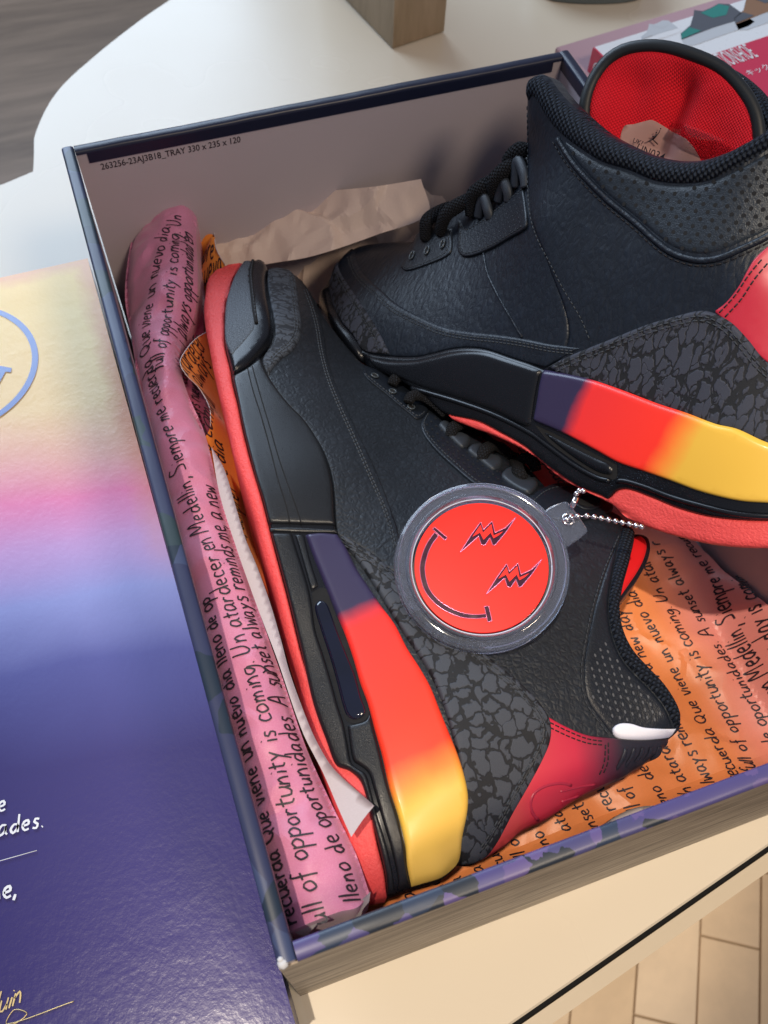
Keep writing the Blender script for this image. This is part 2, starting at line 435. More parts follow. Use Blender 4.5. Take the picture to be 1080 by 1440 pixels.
def leather(name, col=(.0115, .0150, .0210), scale=.52, strength=.55, rough=.45, crease=True, aniso=1.0):
    t = NT(name, Roughness=rough); v = t.coord('UV', vec=(1000, 1000 * aniso, 1000)); wv = t.warp(v, .35, 1.1)
    f1 = t.vor(wv, scale, 'DISTANCE_TO_EDGE'); big = t.noise(v, .06, 2)
    a = t.math('MULTIPLY', f1, 2.2, clamp=True)
    sz = t.vor(t.warp(v, .2, 2.0), scale * .42, 'DISTANCE_TO_EDGE'); sz = t.math('MULTIPLY', sz, 3.0, clamp=True)
    h = t.math('ADD', t.math('MULTIPLY', a, .55), t.math('MULTIPLY', sz, .45))
    fine = t.noise(v, 3.5, 3)
    h = t.math('ADD', h, t.math('MULTIPLY', fine, .18))
    t.normal(t.bump(h, strength, .00045)); t.b.inputs['Specular IOR Level'].default_value = .40
    c = t.ramp(h, [(.1, tuple(x * .55 for x in col)), (.75, col), (1, tuple(min(1, x * 1.25) for x in col))])
    c = t.mix(t.math('MULTIPLY', big, .5), c, tuple(x * 1.5 for x in col) + (1,)); t.color(c)
    t.rough(t.math('ADD', t.math('MULTIPLY', fine, .2), rough - .1)); return t.m
def elephant(name, scale=.185, warp=7.0, light=(.060, .066, .080), dark=(.012, .013, .016), stretch=(1, 1, 1)):
    t = NT(name, Roughness=.66, Specular_IOR_Level=.3); v = t.coord('UV', vec=tuple(1000 * s for s in stretch)); wv = t.warp(t.warp(v, .13, 6.0), .34, 3.2)
    e = t.vor(wv, scale, 'DISTANCE_TO_EDGE'); f1 = t.vor(wv, scale, 'F1')
    merge = t.math('MULTIPLY', t.ramp(t.noise(v, .16, 1), [(.47, (0, 0, 0)), (.60, (1, 1, 1))]), .05)
    d = t.math('SUBTRACT', t.math('ADD', e, merge), t.math('MULTIPLY', t.math('SUBTRACT', f1, .3), .17))
    mask = t.ramp(d, [(.030, (0, 0, 0)), (.066, (1, 1, 1))])
    fine = t.noise(v, 2.6, 3, .7)
    lc = t.mix(fine, tuple(x * .7 for x in light) + (1,), tuple(x * 1.3 for x in light) + (1,))
    t.color(t.mix(mask, dark + (1,), lc))
    hh = t.math('ADD', t.ramp(d, [(.01, (0, 0, 0)), (.10, (1, 1, 1))]), t.math('MULTIPLY', fine, .22)); t.normal(t.bump(hh, .55, .0004)); return t.m
def rubber(name, col, rough=.4, grain=.12, gscale=2.2, spec=.5, gdist=.0001):
    t = NT(name, Roughness=rough); t.b.inputs['Base Color'].default_value = tuple(col) + (1,)
    t.b.inputs['Specular IOR Level'].default_value = spec
    v = t.coord('UV'); n = t.noise(v, gscale, 3, .65); t.normal(t.bump(n, grain, gdist))
    big = t.noise(v, .12, 3); t.color(t.mix(t.math('MULTIPLY', big, .6), tuple(col) + (1,), tuple(x * .72 for x in col) + (1,)))
    t.rough(t.math('ADD', t.math('MULTIPLY', n, .18), rough - .09)); return t.m
def band_ramp(name, u0, u1, stops, rough=.33, axis=0, skew=0.0, grain=.06, coat=0.0):
    """colour bands along the length of a part, sprayed with soft borders"""
    t = NT(name, Roughness=rough); t.b.inputs['Coat Weight'].default_value = coat; t.b.inputs['Coat Roughness'].default_value = .12
    tc = t.new('ShaderNodeTexCoord'); sp = t.new('ShaderNodeSeparateXYZ'); t.l(tc.outputs['UV'], sp.inputs[0])
    u = t.math('ADD', sp.outputs[axis], t.math('MULTIPLY', sp.outputs[1 - axis], skew))
    v = t.coord('UV'); u = t.math('ADD', u, t.math('MULTIPLY', t.math('SUBTRACT', t.noise(v, .09, 2), .5), .004))
    u = t.math('ADD', u, t.math('MULTIPLY', t.math('SUBTRACT', t.noise(v, 3.5, 2), .5), .0016))
    mr = t.new('ShaderNodeMapRange'); t.l(u, mr.inputs[0]); mr.inputs[1].default_value = u0; mr.inputs[2].default_value = u1
    t.color(t.ramp(mr.outputs[0], stops)); t.normal(t.bump(t.noise(v, 2.5, 3, .7), grain, .0001)); return t.m
def fabric(name, col, scale=1.1, strength=.8, rough=.85, dist=.0004, vx=1.0, coordk='UV', sheen=.0, dark=.35):
    t = NT(name, Roughness=rough, Specular_IOR_Level=.2); t.b.inputs['Sheen Weight'].default_value = sheen
    v = t.coord(coordk, vec=(1000 * vx, 1000, 1000)); sp = t.new('ShaderNodeSeparateXYZ'); t.l(t.warp(v, .3, .5), sp.inputs[0])
    a = t.math('SINE', t.math('MULTIPLY', sp.outputs[0], scale * 6.28)); 
    b = t.math('SINE', t.math('ADD', t.math('MULTIPLY', sp.outputs[1], scale * 6.28), t.math('MULTIPLY', t.math('SIGN', a), 1.57)))
    h = t.math('MULTIPLY', t.math('ADD', t.math('ABSOLUTE', a), b), .5)
    h = t.math('ADD', h, t.math('MULTIPLY', t.noise(v, 3, 2), .4))
    t.normal(t.bump(h, strength, dist)); f = t.ramp(h, [(0, (0, 0, 0)), (.8, (1, 1, 1))])
    t.color(t.mix(f, tuple(x * dark for x in col) + (1,), tuple(col) + (1,))); return t.m
def plain(name, col, rough=.5, metal=0, **k):
    t = NT(name, Roughness=rough, Metallic=metal, **k); t.b.inputs['Base Color'].default_value = tuple(col) + (1,)
    v = t.coord('Object'); n = t.noise(v, 350, 3); t.rough(t.math('ADD', t.math('MULTIPLY', n, .16), max(rough - .08, .01)))
    return t.m

LEATHER = leather('black_tumbled_leather')
LEATHER_DARK = leather('smooth_black_leather', col=(.008, .011, .017), scale=1.1, strength=.25, rough=.4)
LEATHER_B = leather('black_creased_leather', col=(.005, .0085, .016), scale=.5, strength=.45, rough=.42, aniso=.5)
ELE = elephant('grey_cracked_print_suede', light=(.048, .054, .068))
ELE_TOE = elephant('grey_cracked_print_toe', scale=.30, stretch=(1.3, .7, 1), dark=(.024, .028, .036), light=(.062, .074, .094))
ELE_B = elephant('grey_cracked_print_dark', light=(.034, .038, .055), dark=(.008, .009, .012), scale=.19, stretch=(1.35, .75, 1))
MID = rubber('black_midsole_rubber', (.008, .009, .011), .3, .5, 2.2, .5, .00022)
MID_GLOSS = rubber('black_gloss_rubber', (.005, .006, .009), .27, .08, 2, .42)
t = NT('grainy_black_rubber', Roughness=.55); v = t.coord('UV'); n = t.noise(v, 1.7, 2, .8); t.color(t.ramp(n, [(.38, (.022, .028, .038)), (.62, (.115, .14, .17))])); t.normal(t.bump(n, .8, .0005)); MID_TEX = t.m
RED = rubber('coral_red_rubber', (.82, .085, .085), .5, .9, .9, .4, .0006)
THREAD = plain('black_thread', (.030, .035, .043), .7)
THREAD_L = plain('dark_grey_thread', (.026, .031, .038), .7)
THREAD_K = plain('ink_black_thread', (.006, .004, .006), .7)
HOLE = plain('dark_hole', (.003, .003, .004), .9)
HOLE_L = plain('perforation_grey', (.075, .08, .09), .6)
TRIM = fabric('black_knit_trim', (.024, .032, .050), .42, 1.0, .75, .0018, dark=.2)
LACE = fabric('black_woven_lace', (.013, .013, .016), .55, 1.0, .85, .0009)
REDCLOTH = fabric('red_knit_lining', (.98, .012, .028), .75, .6, .7, .0005, sheen=.1, dark=.72)
RUB_GREY = rubber('dark_grey_loop_rubber', (.024, .030, .040), .5, .2)
NAVYRUB = rubber('dark_navy_heel_rubber', (.018, .018, .028), .45, .2)
CLEAR = NT('clear_acrylic', Roughness=.03, IOR=1.47).m; CLEAR.node_tree.nodes['Principled BSDF'].inputs['Transmission Weight'].default_value = 1
CLEAR.node_tree.nodes['Principled BSDF'].inputs['Base Color'].default_value = (.90, .94, 1, 1)
CLEAR.node_tree.nodes['Principled BSDF'].inputs['Transmission Weight'].default_value = 1.0
CLEAR_TAG = NT('bluish_clear_acrylic', Roughness=.06, IOR=1.47).m; b_ = CLEAR_TAG.node_tree.nodes['Principled BSDF']; b_.inputs['Transmission Weight'].default_value = .92; b_.inputs['Base Color'].default_value = (.62, .68, .84, 1)
CHROME = NT('polished_steel', Roughness=.12, Metallic=1.0).m; CHROME.node_tree.nodes['Principled BSDF'].inputs['Base Color'].default_value = (.75, .72, .72, 1)
INK = plain('black_ink', (.018, .012, .02), .55)
WHITE_INK = plain('white_ink', (.85, .87, .9), .5)
GOLD_INK = plain('gold_foil_ink', (.8, .62, .3), .35, .6)


# ================================================================== the setting
def flat(P0, N, pxs, U=None):
    N = np.asarray(N, float) / np.linalg.norm(N)
    U = np.asarray(U if U is not None else (1, 0, 0), float); U = U - (U @ N) * N; U /= np.linalg.norm(U)
    return Relief(P0, U, np.cross(N, U), N, [(x, y, 0) for x, y in pxs], res=.004, margin=.05)
def wood(name, c1, c2, c3, scale=1.0, vec=(1, 1, 1), rough=.5, rot=None, bump=.25, kind='Object', streak=.6):
    t = NT(name, Roughness=rough); v = t.coord(kind, vec=tuple(a * scale for a in vec), rot=rot)
    n = t.noise(v, 1.0, 6, .62, .35); n2 = t.noise(v, 4.5, 4, .7)
    h = t.math('ADD', t.math('MULTIPLY', n, 1 - streak * .4), t.math('MULTIPLY', n2, streak * .4))
    t.color(t.ramp(h, [(.36, c1), (.5, c2), (.64, c3)])); t.normal(t.bump(h, bump, .0004)); return t.m

# --- floor of light wood pieces, far below the table edge
a_, b_ = atz(986, 1275, -.72)[:2], atz(979, 1440, -.72)[:2]
fd = (a_ - b_) / np.linalg.norm(a_ - b_); fp = np.array([fd[1], -fd[0]])
floor = MB(); floor.box((-3, -2.5, -.80), (3, 3.5, -.7235))
FL = floor.build('floor', plain('floor_joint', (.36, .26, .16), .7), kind='structure', smooth=False)
TILES = [wood('pale_oak_tile_%s' % k, c, tuple(x * 1.12 for x in c[:3]), tuple(x * 1.2 for x in c[:3]), 1, (9, 9, 9), .42, bump=.1) for k, c in
         (('warm', (.74, .55, .35)), ('light', (.78, .60, .40)), ('honey', (.71, .52, .32)))]
fw = .066; O2 = a_
for i in range(-5, 3):
    for j in range(-5, 5):
        off = (i % 3) * .083
        lo = O2 + fp * (i * fw) + fd * (j * .26 + off - .03); e = .0011
        c4 = [lo + fp * e + fd * e, lo + fp * (fw - e) + fd * e, lo + fp * (fw - e) + fd * (.26 - e), lo + fp * e + fd * (.26 - e)]
        if i in (-2, -3): c4[2] = c4[2] + fd * .035; c4[3] = c4[3] - fd * 0.0
        mb = MB(); mb.prism(c4[::1] if np.cross(c4[1]-c4[0], c4[2]-c4[1]) > 0 else c4[::-1], -.7235, -.7200 + .0004 * ((i * 7 + j * 3) % 3), .0006)
        mb.build('floor_tile', TILES[(i * 5 + j * 3) % 3], FL, smooth=False)

# --- the dark wood bench beyond the table
mb = MB(); mb.box((-1.6, .25, -.42), (.9, 2.6, -.38))
bench = mb.build('wooden_bench', wood('smoked_oak', (.10, .064, .040), (.15, .100, .064), (.20, .135, .090), 1, (3, 26, 26), .5, rot=(0, 0, math.radians(-28)), bump=.3), smooth=False)
tag(bench, 'dark brown wood grain surface in shade behind the round end of the pale table', 'bench')

# --- table
table = thing('display_table', 'cream laminate table with a rounded far end and a dark groove along its front edge', 'table', (.1, .2, -.03))
TT = NT('cream_laminate', Roughness=.3); v = TT.coord('Object'); n = TT.noise(v, 5, 3)
TT.color(TT.mix(n, (.60, .52, .40, 1), (.66, .58, .46, 1))); sc_ = TT.noise(TT.coord('Object', vec=(40, 700, 40)), 1.2, 3)
TT.rough(TT.ramp(n, [(.3, (.20,) * 3), (.7, (.34,) * 3)])); TT.normal(TT.bump(TT.noise(v, 60, 4), .06, .0003)); TABLE = TT.m
g0, g1 = atz(1080, 1190)[:2], atz(720, 1440)[:2]; gd = (g0 - g1) / np.linalg.norm(g0 - g1); gp = np.array([gd[1], -gd[0]])
if gp[1] > 0: gp = -gp
far = [atz(x, y)[:2] for x, y in crom([(330, -75), (255, -12), (200, 26), (135, 77), (82, 127), (54, 180), (47, 243, 1), (0, 262), (-160, 318), (-400, 420)], False, 6)]
L_, R_ = g1 - gd * .55, g0 + gd * .45
outer = [R_, R_ + np.array([.55, .35]), far[0] + np.array([.5, .25])] + far + [far[-1] + np.array([-.12, -.3]), L_]
pl = [np.array(p) for p in outer]
if sum(np.cross(pl[i], pl[(i + 1) % len(pl)]) for i in range(len(pl))) < 0: pl = pl[::-1]
mb = MB(); mb.prism(pl, -.028, 0, .0012); mb.build('tabletop', TABLE, table, smooth=False)
mb = MB()
for a0, a1, z0, z1 in ((.0019, .0075, -.028, -.0006),):
    q = [L_ + gp * a0, R_ + gp * a0, R_ + gp * a1, L_ + gp * a1]
    if np.cross(q[1] - q[0], q[2] - q[1]) < 0: q = q[::-1]
    mb.prism(q, z0, z1, .0008)
mb.build('edge_strip', plain('cream_edge_band', (.50, .42, .31), .4), table, smooth=False)
mb = MB(); q = [L_ - gp * .0002, R_ - gp * .0002, R_ + gp * .0024, L_ + gp * .0024]
if np.cross(q[1] - q[0], q[2] - q[1]) < 0: q = q[::-1]
mb.prism(q, -.027, -.004, 0); mb.build('edge_groove', HOLE, table, smooth=False)

# --- things at the far side of the table
k0, k1, k2 = atz(552, 70)[:2], atz(624, 46)[:2], atz(474, -8)[:2]
e1 = k1 - k0; e2 = np.array([-e1[1], e1[0]]) / np.linalg.norm(e1); e2 = e2 if e2 @ (k2 - k0) > 0 else -e2
q = [k0, k1, k1 + e2 * .12, k0 + e2 * .12]
mb = MB(); mb.prism(q if np.cross(q[1] - q[0], q[2] - q[1]) > 0 else q[::-1], .001, .16, .001)
o = mb.build('wooden_block', wood('light_oak_block', (.20, .14, .08), (.27, .195, .115), (.33, .24, .15), 1, (60, 60, 9), .5), smooth=False)
tag(o, 'light oak block standing on the table beyond the tray, cut by the top edge', 'block')
q = [atz(x, y)[:2] for x, y in ((748, -14), (778, 3), (870, 6), (905, -6))]; c_ = (q[0] + q[3]) / 2
q = [tuple(p) for p in q] + [tuple(q[3] + np.array([.02, .10])), tuple(q[0] + np.array([-.0, .10]))]
mb = MB(); P_ = np.array(q); P_ = crom([tuple(p) for p in P_ * 1000], True, 6) / 1000
if np.sum(P_[:, 0] * np.roll(P_[:, 1], -1) - np.roll(P_[:, 0], -1) * P_[:, 1]) < 0: P_ = P_[::-1]
mb.prism(P_, .001, .03, .004); o = mb.build('grey_case', plain('grey_green_plastic', (.10, .125, .12), .45), split=40)
tag(o, 'grey green rounded case on the table at the top edge, behind the red catalogue', 'case')

def slab(name, parent, c, d1, d2, l1, l2, z0, z1, mat, bev=.0008):
    q = [c, c + d1 * l1, c + d1 * l1 + d2 * l2, c + d2 * l2]
    mb = MB(); mb.prism(q if np.cross(q[1] - q[0], q[2] - q[1]) > 0 else q[::-1], z0, z1, bev)
    return mb.build(name, mat, parent, smooth=False)
zb = .030
c0 = atz(782, 66, zb)[:2]; d1 = atz(1010, -2, zb)[:2] - c0; d1 /= np.linalg.norm(d1); d2 = np.array([d1[1], -d1[0]])
pbx = thing('pink_box', 'flat dusty pink box under the red and white catalogue', 'box', (*c0, 0))
slab('lid', pbx, c0, d1, d2, .30, .19, .020, zb, plain('dusty_pink_card', (.43, .27, .30), .55), .001)
slab('base', pbx, c0 + (d1 + d2) * .002, d1, d2, .296, .186, .001, .020, plain('pink_card_base', (.36, .21, .25), .6), .0005)
zk = .046
c0 = atz(836, 66, zk)[:2]; d1 = atz(1045, 0, zk)[:2] - c0; d1 /= np.linalg.norm(d1); d2 = np.array([d1[1], -d1[0]])
cat = thing('sneaker_catalogue', 'red and white softcover catalogue with small sneaker pictures, lying on the pink box', 'book', (*c0, zb))
CREAMP = plain('paper_pages', (.62, .58, .52), .8); REDP = plain('catalogue_red', (.56, .035, .085), .35); WHP = plain('catalogue_white', (.72, .74, .76), .3)
slab('pages', cat, c0 + (d1 + d2) * .001, d1, d2, .224, .150, zb + .0012, zk - .0007, CREAMP, 0)
slab('cover', cat, c0, d1, d2, .226, .153, zk - .0006, zk, WHP, .0002)
slab('back_cover', cat, c0, d1, d2, .226, .153, zb + .0003, zb + .0011, REDP, 0)
slab('spine', cat, c0 - d1 * .0012, d1, d2, .0012, .153, zb + .0003, zk, REDP, .0002)
bd = np.append(d1, 0); bn = np.append(-d2, 0)
def on_cover(px, py): return on_plane(px, py, (0, 0, zk), np.array([0, 0, 1.]))[:2]
# how far down the cover the red field begins
s_red = (on_cover(1080, 51) - c0) @ d2
slab('red_field', cat, c0 + d2 * s_red + d1 * .0003, d1, d2, .2254, .058, zk + .0001, zk + .0004, REDP, 0)
p_ = on_cover(1012, 99); sd = (p_ - c0) @ d2; su = (p_ - c0) @ d1
printed('COLLECTIONSHOE', np.append(c0 + d2 * sd + d1 * (su - .0140), zk + .0007), bd, bn, .0205, WHP, cat, weight=.00005, xscale=.25)
p_ = on_cover(1052, 108); printed('\u30ad\u30c3\u30af', np.append(p_, zk + .0007), bd, bn, .006, WHP, cat)
sp0 = np.append(c0 - d1 * .0014 + d2 * .004, zb + .003)
printed('CAN', sp0, np.append(d2, 0), np.array([0, 0, 1.]), .010, WHP, cat, xscale=.8)
# three little sneaker pictures printed on the white part: flat print, so flat shapes
def shoe_print(px0, py0, L, body, sole, accent):
    p0 = on_cover(px0, py0); 
    def W(pts): return [np.append(p0 + d1 * (x * L) - d2 * (y * L), 0) for x, y in pts]
    for k, (pts, m) in enumerate((([(0, .02), (.04, .12), (.5, .15), (1, .14), (1.02, .04), (.9, 0), (.1, -.02)], sole),
                     ([(.04, .12), (.1, .22), (.3, .30), (.45, .44), (.52, .52), (.6, .46), (.72, .47), (.86, .50), (.97, .44), (1, .14), (.5, .15)], body),
                     ([(.55, .44), (.62, .30), (.8, .28), (.94, .40), (.86, .49), (.72, .46)], accent), ([(.04, .13), (.1, .21), (.26, .27), (.34, .16)], accent))):
        V = [p + np.array([0, 0, zk + .0002 + .0001 * k]) for p in W(pts)]
        mesh('printed_sneaker', V, [list(range(len(V)))[::-1]], m, cat, smooth=False)
PG = plain('print_pale_grey', (.50, .53, .56), .4); PD = plain('print_dark_grey', (.09, .10, .12), .4); PT = plain('print_teal', (.03, .22, .19), .4); PB = plain('print_brown', (.25, .14, .08), .4)
shoe_print(905, 62, .030, PG, WHP, PG); shoe_print(964, 66, .056, PD, PG, PT); shoe_print(1040, 44, .056, PB, PG, PD)

# ================================================================== tray of the shoe box
W_, L0, H_ = .240, .335, .122; T_ = .0040
tray = thing('shoe_box_tray', 'open shoe box tray with navy camouflage rim and wood grain front, holding the sneakers', 'box', (W_ / 2, L0 / 2, 0))
BOARD = NT('lilac_grey_board', Roughness=.75); v = BOARD.coord('Object'); BOARD.color(BOARD.mix(BOARD.noise(v, 18, 4), (.44, .38, .41, 1), (.50, .44, .47, 1))); BOARD.normal(BOARD.bump(BOARD.noise(v, 500, 3), .12, .0002)); BOARD = BOARD.m
t = NT('navy_camouflage_wrap', Roughness=.38); v = t.coord('Object'); wv = t.warp(t.warp(v, 60, .012), 400, .003)
blot = t.vor(wv, 130, 'F1', 'Color'); sx = t.new('ShaderNodeSeparateXYZ'); t.l(blot, sx.inputs[0])
t.color(t.ramp(sx.outputs[0], [(0, (.065, .055, .17)), (.36, (.10, .072, .20)), (.55, (.026, .040, .075)), (.72, (.060, .056, .15)), (.88, (.018, .024, .036))], 'CONSTANT'))
t.normal(t.bump(t.noise(v, 400, 2), .05, .0002)); CAMO = t.m
t = NT('shaded_camouflage_wrap', Roughness=.34); v = t.coord('Object'); wv = t.warp(v, 60, .012); blot = t.vor(wv, 75, 'F1', 'Color'); sx = t.new('ShaderNodeSeparateXYZ'); t.l(blot, sx.inputs[0])  # same wrap; the left wall's dimmer light is put into darker colours
t.color(t.ramp(sx.outputs[0], [(0, (.024, .030, .075)), (.4, (.036, .050, .11)), (.65, (.012, .022, .04)), (.85, (.022, .04, .05))], 'CONSTANT')); CAMO_D = t.m
NAVY = plain('navy_wrap', (.010, .013, .035), .38)
GRAIN = wood('grey_brown_wood_grain_print', (.06, .045, .030), (.24, .185, .13), (.40, .32, .23), 1, (34, 300, 420), .5, bump=.2, streak=.5)
mb = MB(); mb.box((T_, T_, .0012), (W_ - T_, L0 - T_, .0030)); mb.build('bottom', BOARD, tray, smooth=False)
def wall(name, x0, y0, x1, y1, rim, outer_mat, inward):
    """board core, a thin outer wrap, a band folded over the inside of the top and the rounded rim"""
    mb = MB(); mb.box((x0, y0, .0005), (x1, y1, H_ - .0012)); wl = mb.build(name, BOARD, tray, smooth=False)
    ix, iy = inward; e = .0006; h = .0062
    lo = [x0, y0]; hi = [x1, y1]
    if ix: (lo if ix > 0 else hi)[0] = (x1 if ix > 0 else x0) if False else (lo if ix > 0 else hi)[0]
    # inside band
    if ix > 0: b0, b1 = (x1, y0 + T_), (x1 + e, y1 - T_)
    if ix < 0: b0, b1 = (x0 - e, y0 + T_), (x0, y1 - T_)
    if iy > 0: b0, b1 = (x0 + T_ + e, y1), (x1 - T_ - e, y1 + e)
    if iy < 0: b0, b1 = (x0 + T_ + e, y0 - e), (x1 - T_ - e, y0)
    mb = MB(); mb.box((*b0, H_ - h), (*b1, H_ - .0012)); mb.build('inner_band', NAVY, wl, smooth=False)
    if ix > 0: b0, b1 = (x0 - e, y0), (x0, y1)
    if ix < 0: b0, b1 = (x1, y0), (x1 + e, y1)
    if iy > 0: b0, b1 = (x0, y0 - e), (x1, y0)
    if iy < 0: b0, b1 = (x0, y1), (x1, y1 + e)
    mb = MB(); mb.box((*b0, .0005), (*b1, H_ - .0012)); mb.build('outer_wrap', outer_mat, wl, smooth=False)
    # rim: half round over the top, slightly uneven
    if ix: A_, B_, r = (.5 * (x0 + x1), y0, 0), (.5 * (x0 + x1), y1, 0), (x1 - x0) / 2 + e
    else: A_, B_, r = (x0, .5 * (y0 + y1), 0), (x1, .5 * (y0 + y1), 0), (y1 - y0) / 2 + e
    A_, B_ = np.array(A_), np.array(B_); d = (B_ - A_); d /= np.linalg.norm(d); side = np.array([-d[1], d[0], 0]); V = []; n = 60; m = 9
    for i in range(n + 1):
        p = A_ + (B_ - A_) * i / n; wob = .00012 * math.sin(i * .35) + .00005 * math.sin(i * 1.3 + 1)
        mit = 0
        for j in range(m):
            an = math.pi * j / (m - 1); cc = math.cos(an); ss = math.sin(an) ** .5 if 0 < j < m - 1 else 0
            q = p + side * cc * r; 
            if i == 0: q = q + d * 0
            V.append(q + np.array([0, 0, H_ - .0012 + .0018 * ss + wob * ss]))
    F = [(i * m + j, i * m + j + 1, (i + 1) * m + j + 1, (i + 1) * m + j) for i in range(n) for j in range(m - 1)]
    F += [tuple(range(m))[::-1], tuple(n * m + j for j in range(m))]
    mesh('rim', V, F, rim, wl, split=50)
    return wl
wall('left_wall', 0, 0, T_, L0, CAMO_D, CAMO_D, (1, 0)); wall('right_wall', W_ - T_, 0, W_, L0, NAVY, CAMO, (-1, 0))
wall('back_wall', T_ + .0007, L0 - T_, W_ - T_ - .0007, L0, NAVY, CAMO, (0, -1)); fwl = wall('front_wall', T_ + .0007, 0, W_ - T_ - .0007, T_, CAMO, GRAIN, (0, 1))
# the wooden front wrap runs round to the corner post; crumpled paper at the corner
mb = MB(); mb.box((-.0005, -.0006, .0005), (T_ + .0007, 0, H_ - .004)); mb.build('corner_wrap', GRAIN, tray, smooth=False)
mb = MB(); mb.box((W_ - T_ - .0007, -.0006, .0005), (W_ + .0005, 0, H_ - .004)); mb.build('corner_wrap', GRAIN, tray, smooth=False)
mb = MB(); mb.ball((.0009, .0002, H_ - .0002), .0016, 7, 5, (0, .2, 1), .7); mb.ball((.0006, .0012, H_ + .0001), .0010, 6, 4); mb.build('corner_wear', plain('bare_board', (.50, .50, .52), .8), tray)
# printing on the inside of the back wall
pl_ = np.array([0, -1., 0]); yb = L0 - T_ - .0002
pa = on_plane(143, 240, (0, yb, 0), pl_); pb = on_plane(333, 203, (0, yb, 0), pl_)
printed('263256-23AJ3B18_TRAY 330 x 235 x 120', (pa[0], yb, pa[2] + .0004), np.array([1., 0, 0]), np.array([0, 0, 1.]), .0046, INK, tray, xscale=.80, weight=.00003)

# ================================================================== lid
zl = .036
K = atz(123, 362, zl)[:2]; Kb = atz(403, 1395, zl)[:2]; ld = (Kb - K) / np.linalg.norm(Kb - K); lx = np.array([ld[1], -ld[0]])
if lx[0] > 0: lx = -lx
lid = thing('shoe_box_lid', 'glossy shoe box lid fading from yellow through pink to navy, lying left of the tray', 'lid', (*(K + ld * .17 + lx * .12), 0))
t = NT('sunset_gradient_print', Roughness=.27); t.b.inputs['Coat Weight'].default_value = .0; t.b.inputs['Coat Roughness'].default_value = .08
tc = t.new('ShaderNodeTexCoord'); sp = t.new('ShaderNodeSeparateXYZ'); t.l(tc.outputs['UV'], sp.inputs[0]); v = t.coord('UV', scale=1)
u_ = t.math('ADD', sp.outputs[0], t.math('MULTIPLY', sp.outputs[1], .22)); u_ = t.math('ADD', u_, t.math('MULTIPLY', t.math('SUBTRACT', t.noise(v, 9, 3), .5), .035))
mr = t.new('ShaderNodeMapRange'); t.l(u_, mr.inputs[0]); mr.inputs[1].default_value = 0; mr.inputs[2].default_value = .345
base = t.ramp(mr.outputs[0], [(0, (.92, .60, .16)), (.10, (.95, .68, .26)), (.28, (.95, .68, .34)), (.37, (.95, .50, .42)), (.44, (.95, .27, .50)), (.51, (.62, .38, .72)), (.585, (.30, .34, .70)), (.665, (.10, .11, .34)), (.78, (.052, .045, .18)), (1, (.04, .03, .15))])
# orange worn border along the edges
edge = t.math('MINIMUM', sp.outputs[1], sp.outputs[0]); edge = t.math('ADD', edge, t.math('MULTIPLY', t.math('SUBTRACT', t.noise(v, 60, 4), .5), .012))
er = t.new('ShaderNodeMapRange'); t.l(edge, er.inputs[0]); er.inputs[1].default_value = .002; er.inputs[2].default_value = .010; er.inputs[3].default_value = 1; er.inputs[4].default_value = 0
gl = t.new('ShaderNodeMapRange'); t.l(sp.outputs[0], gl.inputs[0]); gl.inputs[1].default_value = .20; gl.inputs[2].default_value = .10; 
col_edge = t.mix(t.noise(v, 14, 2), (.75, .42, .12, 1), (.85, .30, .30, 1))
t.color(t.mix(t.math('MULTIPLY', t.math('MULTIPLY', er.outputs[0], gl.outputs[0]), .75), base, col_edge))
h = t.math('ADD', t.noise(v, 420, 4, .6), t.math('MULTIPLY', t.noise(t.warp(v, 30, .01), 90, 4), 1.6)); t.normal(t.bump(h, .15, .0007)); LIDM = t.m
lidN = np.array([0, 0, 1.]); LR = Relief((*K, zl), np.append(ld, 0), np.append(np.array([-ld[1], ld[0]]), 0), lidN, [(0, 400, 0), (120, 365, 0), (400, 1395, 0), (0, 1440, 0)], res=.004, margin=.09)
q = [K, K + ld * .375, K + ld * .375 + lx * .245, K + lx * .245]
nu_, nv_ = 40, 28; V = []; UV = []
for i in range(nu_ + 1):
    for j in range(nv_ + 1):
        p = K + ld * .375 * i / nu_ + lx * .245 * j / nv_; sag = .0009 * math.sin(math.pi * i / nu_) * math.sin(math.pi * j / nv_)
        rim_d = min(i, j, nu_ - i, nv_ - j); V.append((*p, zl - sag - (.0006 if rim_d == 0 else 0))); UV.append((.375 * i / nu_, .245 * j / nv_))
F = [(i * (nv_ + 1) + j, (i + 1) * (nv_ + 1) + j, (i + 1) * (nv_ + 1) + j + 1, i * (nv_ + 1) + j + 1) for i in range(nu_) for j in range(nv_)]
n_ = np.cross(np.subtract(V[F[0][1]], V[F[0][0]]), np.subtract(V[F[0][2]], V[F[0][0]]))
if n_[2] < 0: F = [f[::-1] for f in F]
mesh('lid_top', V, F, LIDM, lid, uv=UV)
for nm, a0, a1 in (('lid_side', q[0], q[1]), ('lid_side', q[1], q[2]), ('lid_side', q[2], q[3]), ('lid_side', q[3], q[0])):
    d = (a1 - a0) / np.linalg.norm(a1 - a0); c = np.mean(q, 0); n_ = c - (a0 + a1) / 2; n_ /= np.linalg.norm(n_)
    mb = MB(); qq = [a0 + d * .0012, a1 - d * .0012, a1 + n_ * .0016 - d * .0012, a0 + n_ * .0016 + d * .0012]
    if np.cross(qq[1] - qq[0], qq[2] - qq[1]) < 0: qq = qq[::-1]
    mb.prism(qq, .001, zl - .0012, 0); mb.build(nm, CAMO if nm == 'x' else plain('lid_side_navy', (.03, .028, .10), .3), lid, smooth=False)
